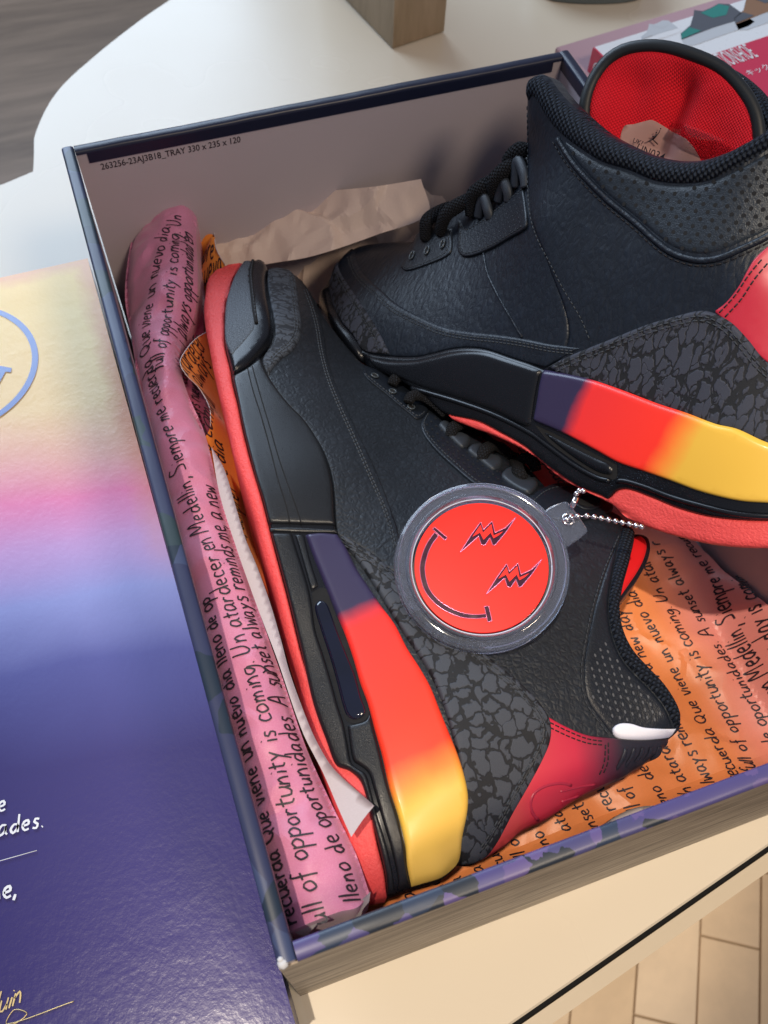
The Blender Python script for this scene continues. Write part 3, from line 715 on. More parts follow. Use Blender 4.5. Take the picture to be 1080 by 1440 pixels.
# printed ring emblem with a bolt in it (its left part is outside the picture)
BLUEI = plain('cornflower_print', (.20, .29, .60), .22)
cpx = [(54, 503), (0, 436), (0, 586)]
P3 = [on_plane(x, y, (0, 0, zl), lidN)[:2] for x, y in cpx]
A_ = np.array([[2 * (P3[1] - P3[0])[0], 2 * (P3[1] - P3[0])[1]], [2 * (P3[2] - P3[0])[0], 2 * (P3[2] - P3[0])[1]]]); B_ = np.array([P3[1] @ P3[1] - P3[0] @ P3[0], P3[2] @ P3[2] - P3[0] @ P3[0]])
cc = np.linalg.solve(A_, B_); rr_ = np.linalg.norm(P3[0] - cc); n = 96
V = []
for k in range(n):
    an = 2 * math.pi * k / n; V += [(*(cc + (rr_) * np.array([math.cos(an), math.sin(an)])), zl + .00015), (*(cc + (rr_ - .0030) * np.array([math.cos(an), math.sin(an)])), zl + .00015)]
mesh('emblem_ring', V, [(2 * k, (2 * k + 2) % (2 * n), (2 * k + 3) % (2 * n), 2 * k + 1) for k in range(n)], BLUEI, lid, smooth=False)
V = [(*(cc + (rr_ - .0031) * np.array([math.cos(2 * math.pi * k / n), math.sin(2 * math.pi * k / n)])), zl + .0001) for k in range(n)]
V = [(*on_plane(x, y, (0, 0, zl), lidN)[:2], zl + .0002) for x, y in [(17, 518), (15, 524), (8, 523), (-4, 545), (-30, 575), (-60, 585), (-22, 548), (-10, 522), (-40, 512), (-8, 513)]]
mesh('emblem_bolt', V, [list(range(len(V)))[::-1]], BLUEI, lid, smooth=False)
for txt, ln, sz, wd in (('ne', [(-16, 1146), (60, 1124)], 3.2, .85), ('ades.', [(-4, 1176), (140, 1146)], 3.7, .85), ('ne,', [(-12, 1268), (90, 1240)], 3.6, .95)):
    lettering(LR, txt, ln, WHITE_INK, lid, size=sz, width=wd, off=.2)
q0 = LR.back([(-40, 1222), (52, 1196)]); 
mb = MB(); mb.tube([LR.world(q0[:1], [.0001])[0], LR.world(q0[1:], [.0001])[0]], .00016, 4); mb.build('rule_line', WHITE_INK, lid)
lettering(LR, 'aluin', [(-26, 1436), (95, 1378)], GOLD_INK, lid, size=3.2, width=.55, off=.2, slant=.6)
q0 = LR.back(crom([(-20, 1452), (20, 1440), (38, 1425), (20, 1420), (10, 1440), (104, 1408)], False, 4)); mb = MB(); mb.tube(LR.world(q0, np.full(len(q0), .0001)), .00018, 4); mb.build('signature_stroke', GOLD_INK, lid)

# ================================================================== tissue papers
def smoothstep(x, a, b): t = np.clip((x - a) / (b - a), 0, 1); return t * t * (3 - 2 * t)
def crumple(seed, cell, amp, fine=.3):
    r = np.random.default_rng(seed); pts = r.uniform(-.1, .5, (int((.6 / cell) ** 2), 2)); g = r.normal(size=(len(pts), 2)) * .5; hh = r.normal(size=len(pts))
    def f(Q):
        Q = np.atleast_2d(Q); out = np.zeros(len(Q)); 
        for k in range(0, len(Q), 20000):
            q = Q[k:k + 20000]; d = q[:, None] - pts[None]; dist = np.abs(d[..., 0]) * .8 + np.abs(d[..., 1]) * .8 + .35 * np.linalg.norm(d, axis=2)
            i = np.argpartition(dist, 1, axis=1)[:, :2]; d0 = np.take_along_axis(dist, i, 1); d0.sort(axis=1)
            j = dist.argmin(1); loc = np.take_along_axis(d, j[:, None, None].repeat(2, 2), 1)[:, 0]
            out[k:k + 20000] = np.clip((d0[:, 1] - d0[:, 0]) / cell, 0, 1) * (-.55) + fine * ((loc * g[j]).sum(1) / cell) * np.clip((d0[:, 1] - d0[:, 0]) / cell * 2.5, 0, 1)
        return out * amp
    return f
def paper(name, rough=.5, sheen=0.0, colorfn=None, col=(.6, .3, .3), spark=.0, spec=.4, trans=.15):
    t = NT(name, Roughness=rough); v = t.coord('UV'); t.b.inputs['Specular IOR Level'].default_value = spec
    if colorfn: c = colorfn(t, v)
    else: c = col + (1,)
    n = t.noise(v, .9, 4, .7); c2 = t.mix(t.math('MULTIPLY', n, .5), c, t.mix(1.0, c, (.75, .75, .75, 1), 'MULTIPLY'))
    if spark: 
        sp = t.noise(v, 3.2, 2, .6); sp = t.ramp(sp, [(.52, (0, 0, 0)), (.68, (1, 1, 1))]); c2 = t.mix(t.math('MULTIPLY', sp, spark), c2, (1, .75, .85, 1))
    t.color(c2); t.normal(t.bump(n, .22, .0003)); t.b.inputs['Sheen Weight'].default_value = sheen; return t.m
def paper_xy(t, v):
    tc = t.new('ShaderNodeTexCoord'); sp = t.new('ShaderNodeSeparateXYZ'); t.l(tc.outputs['UV'], sp.inputs[0]); X, Y = sp.outputs[0], sp.outputs[1]
    wob = t.math('MULTIPLY', t.math('SUBTRACT', t.noise(v, .02, 2), .5), .03)
    def ss(a, lo, hi):
        m = t.new('ShaderNodeMapRange', interpolation_type='SMOOTHSTEP'); t.l(a, m.inputs[0]); m.inputs[1].default_value = lo; m.inputs[2].default_value = hi; return m.outputs[0]
    red = t.math('MULTIPLY', ss(t.math('ADD', Y, wob), .105, .150), ss(X, .07, .11))
    c = t.mix(red, (.84, .27, .085, 1), (.62, .055, .045, 1))
    red2 = t.math('MULTIPLY', ss(t.math('MULTIPLY', t.math('ABSOLUTE', t.math('SUBTRACT', t.math('ADD', Y, wob), .185)), -1), -.03, -.01), ss(t.math('MULTIPLY', X, -1), -.08, -.05))
    c = t.mix(red2, c, (.80, .08, .03, 1))
    c = t.mix(ss(t.math('ADD', X, wob), .188, .225), c, (.84, .30, .26, 1)); return c
ORANGE = paper('orange_pink_tissue', .42, .1, paper_xy, spec=.5)
PINK = paper('shimmering_pink_tissue', .46, .2, lambda t, v: t.mix(t.noise(v, .025, 2), (.58, .16, .27, 1), (.62, .25, .42, 1)), spark=.16, spec=.4)
PINK_D = paper('shaded_pink_tissue', .5, .1, lambda t, v: t.mix(t.noise(v, .03, 2), (.52, .07, .14, 1), (.45, .12, .22, 1)), spark=.05)  # same tissue as the roll, the inner fold's shade put into its colour
WHITEP = paper('white_tissue_back', .6, .1, col=(.62, .55, .56))
YELLOWP = paper('yellow_orange_tissue', .5, .1, lambda t, v: t.mix(t.noise(v, .05, 2), (.80, .20, .03, 1), (.80, .36, .06, 1)))
KRAFT = paper('brown_kraft_tissue', .55, .1, col=(.66, .52, .45), spec=.4)
ZX, ZY, ZN = (1, 0, 0), (0, 1, 0), (0, 0, 1)

# --- printed orange sheet lining the floor of the tray
cr0 = crumple(3, .034, .0045); cr1 = crumple(13, .016, .0013, .8); cr = lambda g: cr0(g) + cr1(g)
def floor_fold(g):
    h = cr(g) + .0012 * np.sin(g[:, 0] * 160 + g[:, 1] * 90) 
    h += .030 * smoothstep(g[:, 0], .218, .236) * smoothstep(g[:, 1], .12, .05)
    h += .010 * smoothstep(g[:, 1], .022, .006)
    return h
RF = Relief((0, 0, 0), ZX, ZY, ZN, [(300, 400, 9), (700, 1250, 9), (1080, 900, 9), (1200, 1080, 9), (740, 380, 9), (430, 1360, 9)], extra=floor_fold, margin=.03)
sheet = thing('orange_tissue_sheet', 'orange and pink printed tissue sheet lining the tray floor under both sneakers', 'tissue paper', (.13, .13, .004))
quad = np.array([(.012, .0065), (.06, .0060), (.12, .0075), (.18, .0062), (.2335, .007), (.2340, .06), (.2335, .10), (.232, .16), (.225, .22), (.20, .262), (.14, .270), (.08, .285), (.035, .292), (.010, .28), (.008, .2), (.008, .1)])
cq = crom([tuple(p * 1000) for p in quad], True, 3) / 1000
panel(RF, 'sheet', [(0, 0)], ORANGE, sheet, closed_uv=cq, th=.1, bev=0, grid=1.7, skirt=.3, split=12)
tl = [("full of opportunity is coming. Un atardecer", [(1066, 1088), (1040, 1032), (988, 930), (942, 850), (905, 770)]),
      ("recuerda Que viene un nuevo dia lleno de", [(1044, 1098), (1006, 1034), (960, 955), (935, 905), (903, 850), (872, 790)]),
      ("de oportunidades. A sunset always reminds", [(1092, 1050), (1066, 992), (1034, 938), (1000, 888), (962, 820), (925, 760)]),
      ("en Medellin, Siempre me recuerda Que", [(1104, 968), (1066, 926), (1034, 868), (1010, 812), (980, 775), (950, 740)]),
      ("always reminds me, a new day is coming", [(1012, 1112), (984, 1066), (940, 985), (915, 935), (893, 890), (866, 830)]),
      ("a new day is coming full of", [(1130, 950), (1085, 880), (1052, 820), (1020, 770)]),
      ("Un atardecer en Medellin", [(984, 1128), (952, 1075), (924, 1020), (902, 980)]), ("lleno de oportu", [(948, 1140), (914, 1085), (890, 1046)]),
      ("full of oppor", [(914, 1156), (880, 1098), (860, 1060)]), ("me recuerda", [(884, 1170), (845, 1100), (825, 1070)]), ("sunset always", [(852, 1180), (812, 1116), (790, 1080)]),
      ("en atardecer", [(820, 1195), (782, 1130), (760, 1090)]), ("lleno de", [(784, 1206), (750, 1150), (730, 1120)]), ("full of", [(752, 1222), (722, 1172)]),
      ("recuerda", [(724, 1236), (690, 1180)]), ("una nuevo", [(694, 1246), (662, 1196)]), ("dia que", [(664, 1258), (640, 1220)]), ("llena", [(640, 1270), (612, 1228)]), ("una", [(600, 1282), (570, 1240)]),
      ("coming. Un", [(745, 640), (715, 600), (690, 570)]), ("oport", [(795, 680), (765, 640), (740, 600)])]
mb = MB()
for txt, ln in tl: lettering(RF, txt, ln, INK, None, size=3.2, width=.72, off=.38, mb=mb, track=1.0)
mb.build('handwriting', INK, sheet, stuff=True, smooth=False)

# --- brown kraft tissue crushed into the back of the tray
ck0 = crumple(8, .026, .011, .9); ck1 = crumple(18, .014, .0024, .9); ck = lambda g: ck0(g) + ck1(g)
RK = Relief((0, 0, 0), ZX, ZY, ZN, [(260, 300, 40), (300, 300, 46), (440, 270, 60), (560, 262, 66), (612, 262, 66), (640, 300, 60), (600, 330, 46), (450, 330, 42), (300, 372, 34), (480, 380, 30), (400, 424, 14), (450, 412, 14), (560, 360, 34), (350, 300, 52)], extra=ck)
kr = thing('kraft_tissue', 'crumpled brown kraft tissue pushed against the back wall behind the toes', 'tissue paper', (.12, .30, .01))
panel(RK, 'crumpled_sheet', [(264, 300), (300, 290), (345, 287, 1), (430, 268), (520, 262), (588, 256, 1), (606, 274, 1), (622, 276, 1), (640, 300), (650, 345), (600, 380), (540, 400), (480, 405), (440, 430), (370, 440), (290, 420), (270, 360)], KRAFT, kr, th=.1, bev=0, grid=1.6, skirt=.3, split=9)
RK2 = Relief((0, 0, 0), ZX, ZY, ZN, [(280, 330, 56), (440, 300, 66), (590, 300, 74), (300, 372, 52), (480, 350, 62), (600, 262, 84), (330, 350, 54)], extra=lambda g: crumple(12, .026, .008, .8)(g) + crumple(14, .013, .002, .9)(g))
panel(RK2, 'folded_flap', [(282, 372, 1), (300, 300), (345, 284), (440, 271), (530, 262), (592, 252, 1), (602, 300), (530, 330), (440, 360), (372, 372), (330, 382)], KRAFT, kr, th=.1, bev=0, grid=1.6, skirt=.2, split=9)

# --- pink tissue roll along the left wall
def roll_fold(g):
    r = .0022 * np.sin(g[:, 1] * 95 + 3.5 * np.sin(g[:, 0] * 60)) * smoothstep(g[:, 1], .10, .22)
    a = np.array([.020, .215]); d = (g - a); 
    l = np.abs(d[:, 0] * .80 + d[:, 1] * .6); r -= .006 * np.exp(-(l / .0022) ** 2) * smoothstep(g[:, 0], .018, .030) * np.exp(-(d[:, 1] / .03) ** 2)
    l = np.abs(d[:, 0] * .95 - (d[:, 1] - .03) * .3); r += .003 * np.exp(-(l / .004) ** 2) * np.exp(-((d[:, 1] - .02) / .05) ** 2)
    return r + crumple(21, .026, .0042, .9)(g) + crumple(22, .013, .0020, .9)(g)
RR = Relief((0, 0, 0), ZX, ZY, ZN, [(228, 262, 84), (262, 268, 84), (200, 330, 78), (250, 340, 84), (190, 420, 74), (255, 430, 80), (225, 400, 86), (210, 500, 84), (235, 570, 86), (215, 600, 84), (260, 700, 90), (300, 690, 88), (300, 830, 95), (350, 930, 96), (340, 1050, 97), (400, 1100, 98), (380, 1180, 98), (450, 1180, 99), (440, 1280, 99), (500, 1250, 98), (400, 1290, 98)],
            edges=[([(205, 285), (190, 320), (180, 365), (176, 420), (185, 475), (195, 540), (210, 600), (232, 690), (258, 780), (288, 890), (318, 1000), (348, 1110), (374, 1205), (394, 1285), (408, 1314)], 13),
                   ([(275, 292), (276, 340), (278, 400), (272, 450), (252, 500), (262, 548), (288, 610), (308, 690), (336, 780), (366, 865), (396, 950), (430, 1050), (466, 1130), (500, 1200), (520, 1262)], 11)], extra=roll_fold)
roll = thing('pink_tissue_roll', 'rolled shimmering pink tissue with black handwriting along the left wall of the tray', 'tissue paper', (.02, .16, .004))
panel(RR, 'rolled_sheet', [(228, 262, 1), (205, 285), (190, 320), (180, 365), (176, 420), (185, 475), (195, 540), (210, 600), (232, 690), (258, 780), (288, 890), (318, 1000), (348, 1110), (374, 1205), (394, 1285), (408, 1310, 1), (440, 1296), (478, 1282), (502, 1276), (520, 1258, 1), (500, 1200), (466, 1130), (430, 1050), (396, 950), (366, 865), (336, 780), (308, 690), (288, 610), (262, 548), (252, 500), (272, 450), (278, 400), (276, 340), (275, 292), (262, 270)], PINK, roll, th=.1, bev=0, grid=1.2, skirt=34, taper=.0, split=13)
mb = MB()
for txt, ln, sz in (("ull of opportunity is coming. Un atardecer en Medellin, Siempre me recuerda Que viene un nuevo dia", [(462, 1298), (436, 1215), (402, 1080), (366, 960), (334, 862), (304, 775), (276, 700), (250, 620), (228, 560), (212, 500), (212, 450), (224, 380), (240, 320), (246, 290)], 3.3),
                ("recuerda Que viene un nuevo dia lleno de oportunidades. A sunset", [(418, 1298), (392, 1200), (368, 1110), (342, 1010), (312, 900), (292, 828)], 2.7),
                ("lleno de oportunidades. A sunset always reminds me, a new", [(508, 1268), (482, 1190), (446, 1120), (420, 1040), (394, 960), (362, 880), (332, 790), (310, 720), (290, 640), (268, 580)], 2.9),
                ("full of opportunity is coming. Un", [(226, 520), (238, 470), (246, 410), (252, 350), (256, 290)], 3.1), ("always opportunidad en", [(262, 480), (270, 420), (272, 360), (270, 300)], 2.6)):
    lettering(RR, txt, ln, INK, None, size=sz * 1.06, width=.66, off=.35, mb=mb, track=1.0)
mb.build('handwriting', INK, roll, stuff=True, smooth=False)
RI = Relief((0, 0, 0), ZX, ZY, ZN, [(262, 430, 70), (290, 440, 58), (300, 560, 54), (300, 690, 60), (270, 560, 68), (240, 520, 72), (320, 700, 60)], extra=crumple(5, .02, .003, 1.0))
panel(RI, 'inner_fold', [(268, 400), (284, 430), (287, 480), (292, 530), (296, 580), (312, 650), (322, 720), (290, 640), (258, 560), (240, 510), (262, 440)], PINK_D, roll, th=.1, bev=0, grid=1.5, skirt=12)
mb = MB()
lettering(RI, "recuerda atardecer siempre", [(262, 545), (268, 500), (276, 450), (280, 410)], INK, None, size=2.5, width=.6, off=.35, mb=mb)
lettering(RI, "always nuevo dia", [(285, 610), (280, 560), (280, 510), (284, 460)], INK, None, size=2.5, width=.6, off=.35, mb=mb)
mb.build('handwriting', INK, roll, stuff=True, smooth=False)
RT = Relief((0, 0, 0), ZX, ZY, ZN, [(305, 640, 86), (345, 780, 92), (400, 950, 96), (440, 1050, 99), (525, 1136, 108), (490, 1178, 99), (470, 1120, 98), (380, 880, 93)])
panel(RT, 'turned_edge', [(298, 632, 1), (316, 664), (332, 716), (346, 762), (362, 800), (380, 850), (396, 905), (408, 950), (430, 1010), (446, 1046), (470, 1084), (526, 1136, 1), (510, 1156), (494, 1180, 1), (478, 1144), (455, 1090), (425, 1030), (390, 930), (360, 850), (330, 765), (310, 700)], WHITEP, roll, off=2.6, th=.1, bev=0, grid=2, skirt=.2,
      extra=lambda W, d: .0007 * np.sin(W[:, 1] * 90))
RE = Relief((0, 0, 0), ZX, ZY, ZN, [(410, 1300, 90), (440, 1290, 96), (480, 1280, 92), (515, 1262, 96), (440, 1318, 80), (500, 1292, 74), (415, 1314, 84)], extra=crumple(9, .012, .004, 1.2))
panel(RE, 'torn_end', [(408, 1306, 1), (440, 1290), (480, 1274), (504, 1268), (521, 1254, 1), (519, 1268, 1), (510, 1280), (507, 1292, 1), (496, 1288), (482, 1280), (462, 1284), (444, 1302), (430, 1318, 1), (416, 1312)], WHITEP, roll, th=.1, bev=0, grid=1.2, skirt=.3)

# --- orange folds standing between the roll and the sneaker
def fold(pts, ctrl, mat, label, texts, seed, name='orange_tissue_fold'):
    R = Relief((0, 0, 0), ZX, ZY, ZN, ctrl, extra=crumple(seed, .02, .0022, 1.0))
    P0 = R.pt(*np.mean([p[:2] for p in pts], 0)); t = thing(name, label, 'tissue paper', (P0[0], P0[1], .006))
    panel(R, 'folded_sheet', pts, mat, t, th=.1, bev=0, grid=1.5, skirt=.3)
    if texts:
        mb = MB()
        for a in texts: lettering(R, a[0], a[1], INK, None, size=a[2], width=.6, off=.35, mb=mb)
        mb.build('handwriting', INK, t, stuff=True, smooth=False)
    P = R.world(R.back(crom(pts[:len(pts) // 2], False, 5)), R.h(R.back(crom(pts[:len(pts) // 2], False, 5))) + .0002)
    mb = MB(); mb.tube(resample(P, .003), .00022, 5); mb.build('paper_edge', WHITEP, t)
fold([(283, 303, 1), (294, 304), (301, 326), (304, 350), (316, 372), (318, 395), (300, 400), (288, 440), (270, 430), (266, 380)], [(283, 303, 72), (300, 326, 76), (318, 380, 44), (270, 400, 42), (290, 440, 36), (280, 350, 54)], YELLOWP,
     'yellow orange tissue fold standing behind the red toe, right of the pink roll', [("Siempre", [(268, 384), (316, 352)], 3.0), ("nueva", [(280, 408), (316, 378)], 3.0)], 31)
fold([(290, 468, 1), (276, 476), (262, 492), (253, 510), (262, 528), (280, 546), (295, 575), (296, 600), (284, 622, 1), (310, 690), (345, 770), (380, 850), (376, 780), (350, 700), (322, 600), (304, 530), (296, 490)],
     [(290, 468, 70), (253, 510, 84), (262, 530, 84), (295, 575, 80), (284, 622, 74), (345, 770, 50), (376, 800, 34), (322, 600, 52), (300, 520, 62)], YELLOWP,
     'curled orange tissue fold squeezed between the pink roll and the red sole', [("atardecer en", [(264, 530), (292, 486)], 3.2), ("always", [(284, 546), (304, 500)], 3.0), ("is coming full", [(296, 640), (300, 590), (306, 550)], 2.8), ("Un siempre dia", [(330, 740), (322, 680), (312, 620)], 2.6), ("viene, siempre", [(352, 790), (340, 730), (330, 670)], 2.4)], 33)
fold([(278, 404, 1), (286, 418), (296, 440), (300, 466, 1), (290, 486), (280, 470), (276, 440)], [(278, 404, 60), (296, 440, 56), (290, 486, 50), (278, 450, 60)], WHITEP,
     'narrow pale tissue curl between the pink roll and the toe of the sneaker', [], 35, name='pale_tissue_curl')
RC = Relief((0, 0, 0), ZX, ZY, ZN, [(840, 1166, 10), (890, 1142, 16), (930, 1138, 15), (960, 1130, 10)], margin=.03)
cor = panel(RC, 'white_tissue_corner', [(838, 1168, 1), (862, 1152), (884, 1142), (908, 1138), (932, 1140, 1), (900, 1170), (860, 1186)], WHITEP, None, off=6, th=.1, bev=0, grid=2, skirt=.2)
tag(cor, 'curved white tissue corner poking out by the front wall of the tray', 'tissue paper')

# ================================================================== sneakers
def tubeline(R, pts, r, mat, parent, name, n=8, flat=None, step=None, label=None):
    P = np.array([R.pt(x, y, o / 1000.) for x, y, o in pts])
    P = crom3(P); mb = MB(); mb.tube(P, r / 1000. if not hasattr(r, '__len__') else list(np.interp(np.linspace(0, 1, len(P)), np.linspace(0, 1, len(r)), np.array(r) / 1000.)), n, flat=(R.N, flat) if flat else None)
    return mb.build(name, mat, parent, label=label)
def crom3(P, m=6):
    P = np.asarray(P, float); out = []
    for i in range(len(P) - 1):
        p0 = P[max(i - 1, 0)]; a = P[i]; b = P[i + 1]; p3 = P[min(i + 2, len(P) - 1)]
        for k in range(m):
            t = k / m; out.append(.5 * (2 * a + (b - p0) * t + (2 * p0 - 5 * a + 4 * b - p3) * t * t + (-p0 + 3 * a - 3 * b + p3) * t ** 3))
    out.append(P[-1]); return np.array(out)
EYE = plain('eyelet_gloss', (.06, .075, .09), .22)
def eyelet(R, px, py, parent, r=1.2, ang=0, sx=1.0, off=.9):
    q = R.back([(px, py)])[0]; mb = MB(); an = np.linspace(0, 2 * math.pi, 15)
    ca, sa = math.cos(ang), math.sin(ang); c = np.stack([np.cos(an) * r * sx, np.sin(an) * r], 1) / 1000.
    c = q + np.stack([c[:, 0] * ca - c[:, 1] * sa, c[:, 0] * sa + c[:, 1] * ca], 1)
    mb.tube(R.world(c, R.h(c) + off / 1000.), .00035, 6); e = mb.build('eyelet', EYE, parent)
    mb = MB(); w_ = R.world(c[:-1], R.h(c[:-1]) + off / 1000. - .0001); mb.add(w_, [tuple(range(14))]); mb.build('hole', HOLE, e, smooth=False)
def lattice(poly, o, a, b, n=40):
    P = np.array([p[:2] for p in poly], float); pts = []
    for i in range(-n, n):
        for j in range(-n, n): pts.append((o[0] + a[0] * i + b[0] * j, o[1] + a[1] * i + b[1] * j))
    pts = np.array(pts); pts = pts[inside(pts, P)]; return pts[segdist(pts, P) > 3.5]

# ------------------------------------------------------------------ sneaker lying on its side, sole to the left
RA = Relief((0, 0, 0), (0, -1, 0), (1, 0, 0), (0, 0, 1),
    [(320, 420, 82), (345, 378, 74), (400, 390, 72), (300, 500, 88), (330, 600, 92), (355, 700, 93), (400, 450, 84), (440, 430, 68), (450, 560, 86), (470, 480, 64), (530, 520, 54), (600, 570, 56), (500, 640, 87),
     (560, 640, 76), (640, 600, 57), (700, 650, 60), (740, 680, 63), (400, 700, 93), (440, 850, 91), (480, 1000, 90), (540, 1200, 88), (500, 1150, 90), (560, 1240, 84), (640, 1220, 80), (430, 600, 90), (474, 752, 91), (600, 950, 93),
     (650, 1120, 88), (560, 800, 91), (620, 850, 92), (680, 760, 86), (760, 700, 73), (720, 940, 92), (760, 1020, 88), (800, 850, 88), (860, 760, 78), (850, 900, 85), (900, 950, 80), (950, 1010, 74), (780, 1140, 76), (850, 1080, 76),
     (930, 1060, 70), (680, 1200, 78), (905, 745, 70), (290, 440, 80), (410, 940, 88), (460, 1090, 88), (512, 1260, 82)],
    edges=[([(342, 372), (320, 375), (302, 384), (292, 397), (289, 415), (287, 435), (289, 460), (294, 487), (300, 520), (307, 550), (316, 585), (326, 630), (337, 670), (349, 705), (355, 725), (367, 770), (378, 808), (392, 860), (404, 905), (420, 960), (440, 1040), (462, 1110), (485, 1180), (505, 1250), (512, 1268)], 3.5),
           ([(342, 372), (376, 380), (415, 387), (430, 402), (442, 420), (455, 442), (475, 470)], 9), ([(475, 470), (500, 500), (515, 515), (552, 524), (600, 555), (660, 600), (760, 685)], 8),
           ([(512, 1268), (544, 1262), (577, 1250), (620, 1238), (645, 1212), (670, 1214), (695, 1198), (735, 1167), (775, 1147), (812, 1122), (836, 1110), (892, 1082), (928, 1061), (940, 1040)], 8)], margin=.03)
shA = thing('sneaker', 'black sneaker lying on its side in front, sole left, red medallion hung over it', 'sneaker', (.10, .15, .008), group='pair of sneakers in the tray')
upA = [(342, 374, 1), (376, 379), (410, 383), (430, 401), (443, 419), (455, 442), (475, 470), (500, 500), (515, 514), (545, 521), (600, 552), (640, 580), (700, 630), (760, 684), (800, 690), (850, 712), (878, 728), (893, 748), (886, 787), (876, 825), (872, 856), (877, 887), (890, 915), (910, 938), (932, 960), (948, 985), (956, 1005), (956, 1024), (940, 1040), (915, 1066), (892, 1080), (836, 1107), (812, 1119), (775, 1144), (735, 1164), (695, 1195), (670, 1211), (645, 1212), (600, 1235), (560, 1220), (520, 1100), (480, 980), (440, 850), (410, 740), (370, 620), (340, 500), (325, 420)]
panel(RA, 'upper', upA, LEATHER, shA, off=-1.6, th=1.6, bev=2.5, grid=2.0, skirt=64, taper=.22)
outA = [(342, 371, 1), (320, 375), (302, 384), (292, 397), (289, 415), (287, 435), (289, 460), (294, 487), (300, 520), (307, 550), (316, 585), (326, 630), (337, 670), (349, 705), (355, 725), (367, 770), (378, 808), (392, 860), (404, 905), (420, 960), (440, 1040), (462, 1110), (485, 1180), (505, 1250), (512, 1268, 1), (544, 1262, 1), (540, 1227), (530, 1185), (524, 1147), (520, 1110), (505, 1090), (480, 1060), (459, 1020), (447, 1000), (437, 960), (425, 925), (415, 885), (404, 840), (392, 795), (381, 752), (369, 705), (352, 647), (342, 607), (335, 572), (327, 540), (324, 520), (317, 490), (316, 460), (317, 435), (324, 410), (332, 390), (342, 377, 1)]
def tread(W, d): return .00045 * np.sin(W[:, 0] * 2600) * smoothstep(-W[:, 0], .245, .262) * (d > .0005)
panel(RA, 'outsole', outA, RED, shA, off=0, th=1.4, bev=1.4, grid=1.4, skirt=62, taper=.08, extra=tread)
redge = [(344, 374, 1), (332, 390), (324, 410), (317, 435), (316, 460), (317, 490), (324, 520), (327, 540), (335, 572), (342, 607), (352, 647), (361, 680), (369, 705), (381, 752), (392, 795), (404, 840), (415, 885), (425, 927), (437, 982), (447, 1015), (459, 1047), (467, 1070), (474, 1081), (490, 1087), (505, 1100), (511, 1115), (520, 1147), (530, 1185), (540, 1227), (544, 1260, 1)]
upedge = [(577, 1249, 1), (592, 1245), (620, 1236), (637, 1223), (645, 1210), (649, 1180), (656, 1145), (657, 1120), (651, 1090), (642, 1062), (630, 1032), (617, 1000), (605, 970), (590, 943), (572, 915), (555, 882), (535, 855), (520, 832), (502, 805), (487, 775), (475, 757), (472, 732), (471, 710), (469, 685), (464, 660), (455, 635), (442, 612), (427, 592), (412, 577), (395, 557), (377, 530), (367, 507), (383, 470), (380, 442), (376, 420), (374, 398), (377, 381, 1)]
midA = panel(RA, 'midsole', redge + [(556, 1256, 1)] + upedge, MID_GLOSS, shA, off=0, th=2.2, bev=1.4, grid=2, skirt=58, taper=.12)
# forefoot walls either side of the raised rib
panel(RA, 'forefoot_wall', [(328, 535, 1), (336, 572), (343, 607), (353, 647), (362, 680), (370, 705), (379, 741, 1), (425, 742), (472, 743, 1), (470, 732), (469, 710), (467, 685), (462, 661), (453, 636), (441, 614), (427, 594), (412, 579), (395, 559), (377, 532), (367, 509, 1), (349, 523)], MID, midA, off=2.2, th=1.2, bev=1.3, grid=1.8, skirt=.6)
for ln in ([(349, 525), (357, 557), (369, 595), (380, 635), (392, 682), (403, 717), (408, 741)], [(355.5, 522), (366, 560), (380, 607), (393, 652), (406, 690), (417, 720), (424, 742)]): cord(RA, ln, HOLE, midA, off=3.1, r=.42, name='groove')
panel(RA, 'cross_bar', [(381, 747, 1), (409, 746), (450, 748), (474, 749, 1), (475, 754, 1), (432, 754), (381, 752, 1)], MID, midA, off=2.2, th=.8, bev=.8, grid=1.6, skirt=.5)
panel(RA, 'rib', [(415, 756, 1), (428, 757, 1), (436, 790), (448, 828, 1), (438, 836, 1), (428, 800), (420, 772)], MID, midA, off=2.2, th=.9, bev=.9, grid=1.6, skirt=.5)
# rear black bands
panel(RA, 'lower_band', [(382, 755, 1), (411, 755, 1), (416, 772), (425, 800), (434, 830), (439, 855), (444, 890), (455, 925), (466, 962), (475, 995), (483, 1020), (489, 1050), (494, 1075), (502, 1083), (514, 1091), (520, 1110), (530, 1147), (543, 1190), (552, 1232), (555, 1258, 1), (545, 1259, 1), (541, 1227), (531, 1185), (521, 1147), (512, 1113), (505, 1098), (491, 1086), (475, 1080), (468, 1069), (460, 1046), (448, 1014), (438, 981), (426, 926), (416, 884), (405, 839), (393, 794)], MID, midA, off=2.2, th=1.5, bev=1.2, grid=1.8, skirt=.6)
panel(RA, 'upper_band', [(489, 1023, 1), (500, 1021), (514, 1016), (520, 1006, 1), (526, 1031), (533, 1058), (546, 1110), (559, 1152), (568, 1190), (571, 1220), (576, 1249, 1), (560, 1254, 1), (558, 1232), (548, 1190), (535, 1147), (524, 1108), (518, 1090), (507, 1080), (497, 1073), (492, 1050)], MID, midA, off=2.2, th=1.3, bev=1.1, grid=1.8, skirt=.6)
panel(RA, 'air_window_recess', [(439, 838, 1), (450, 831), (459, 832), (464, 845), (472, 868), (485, 897), (497, 932), (507, 966), (517, 997), (519, 1008), (511, 1017), (495, 1020), (485, 1014), (478, 996), (468, 962), (457, 925), (446, 890), (441, 855)], HOLE, midA, off=2.25, th=.1, bev=0, grid=2, skirt=.1)
t = NT('dark_blue_clear_bubble', Roughness=.06); t.b.inputs['Coat Weight'].default_value = 1; t.b.inputs['Coat Roughness'].default_value = .03
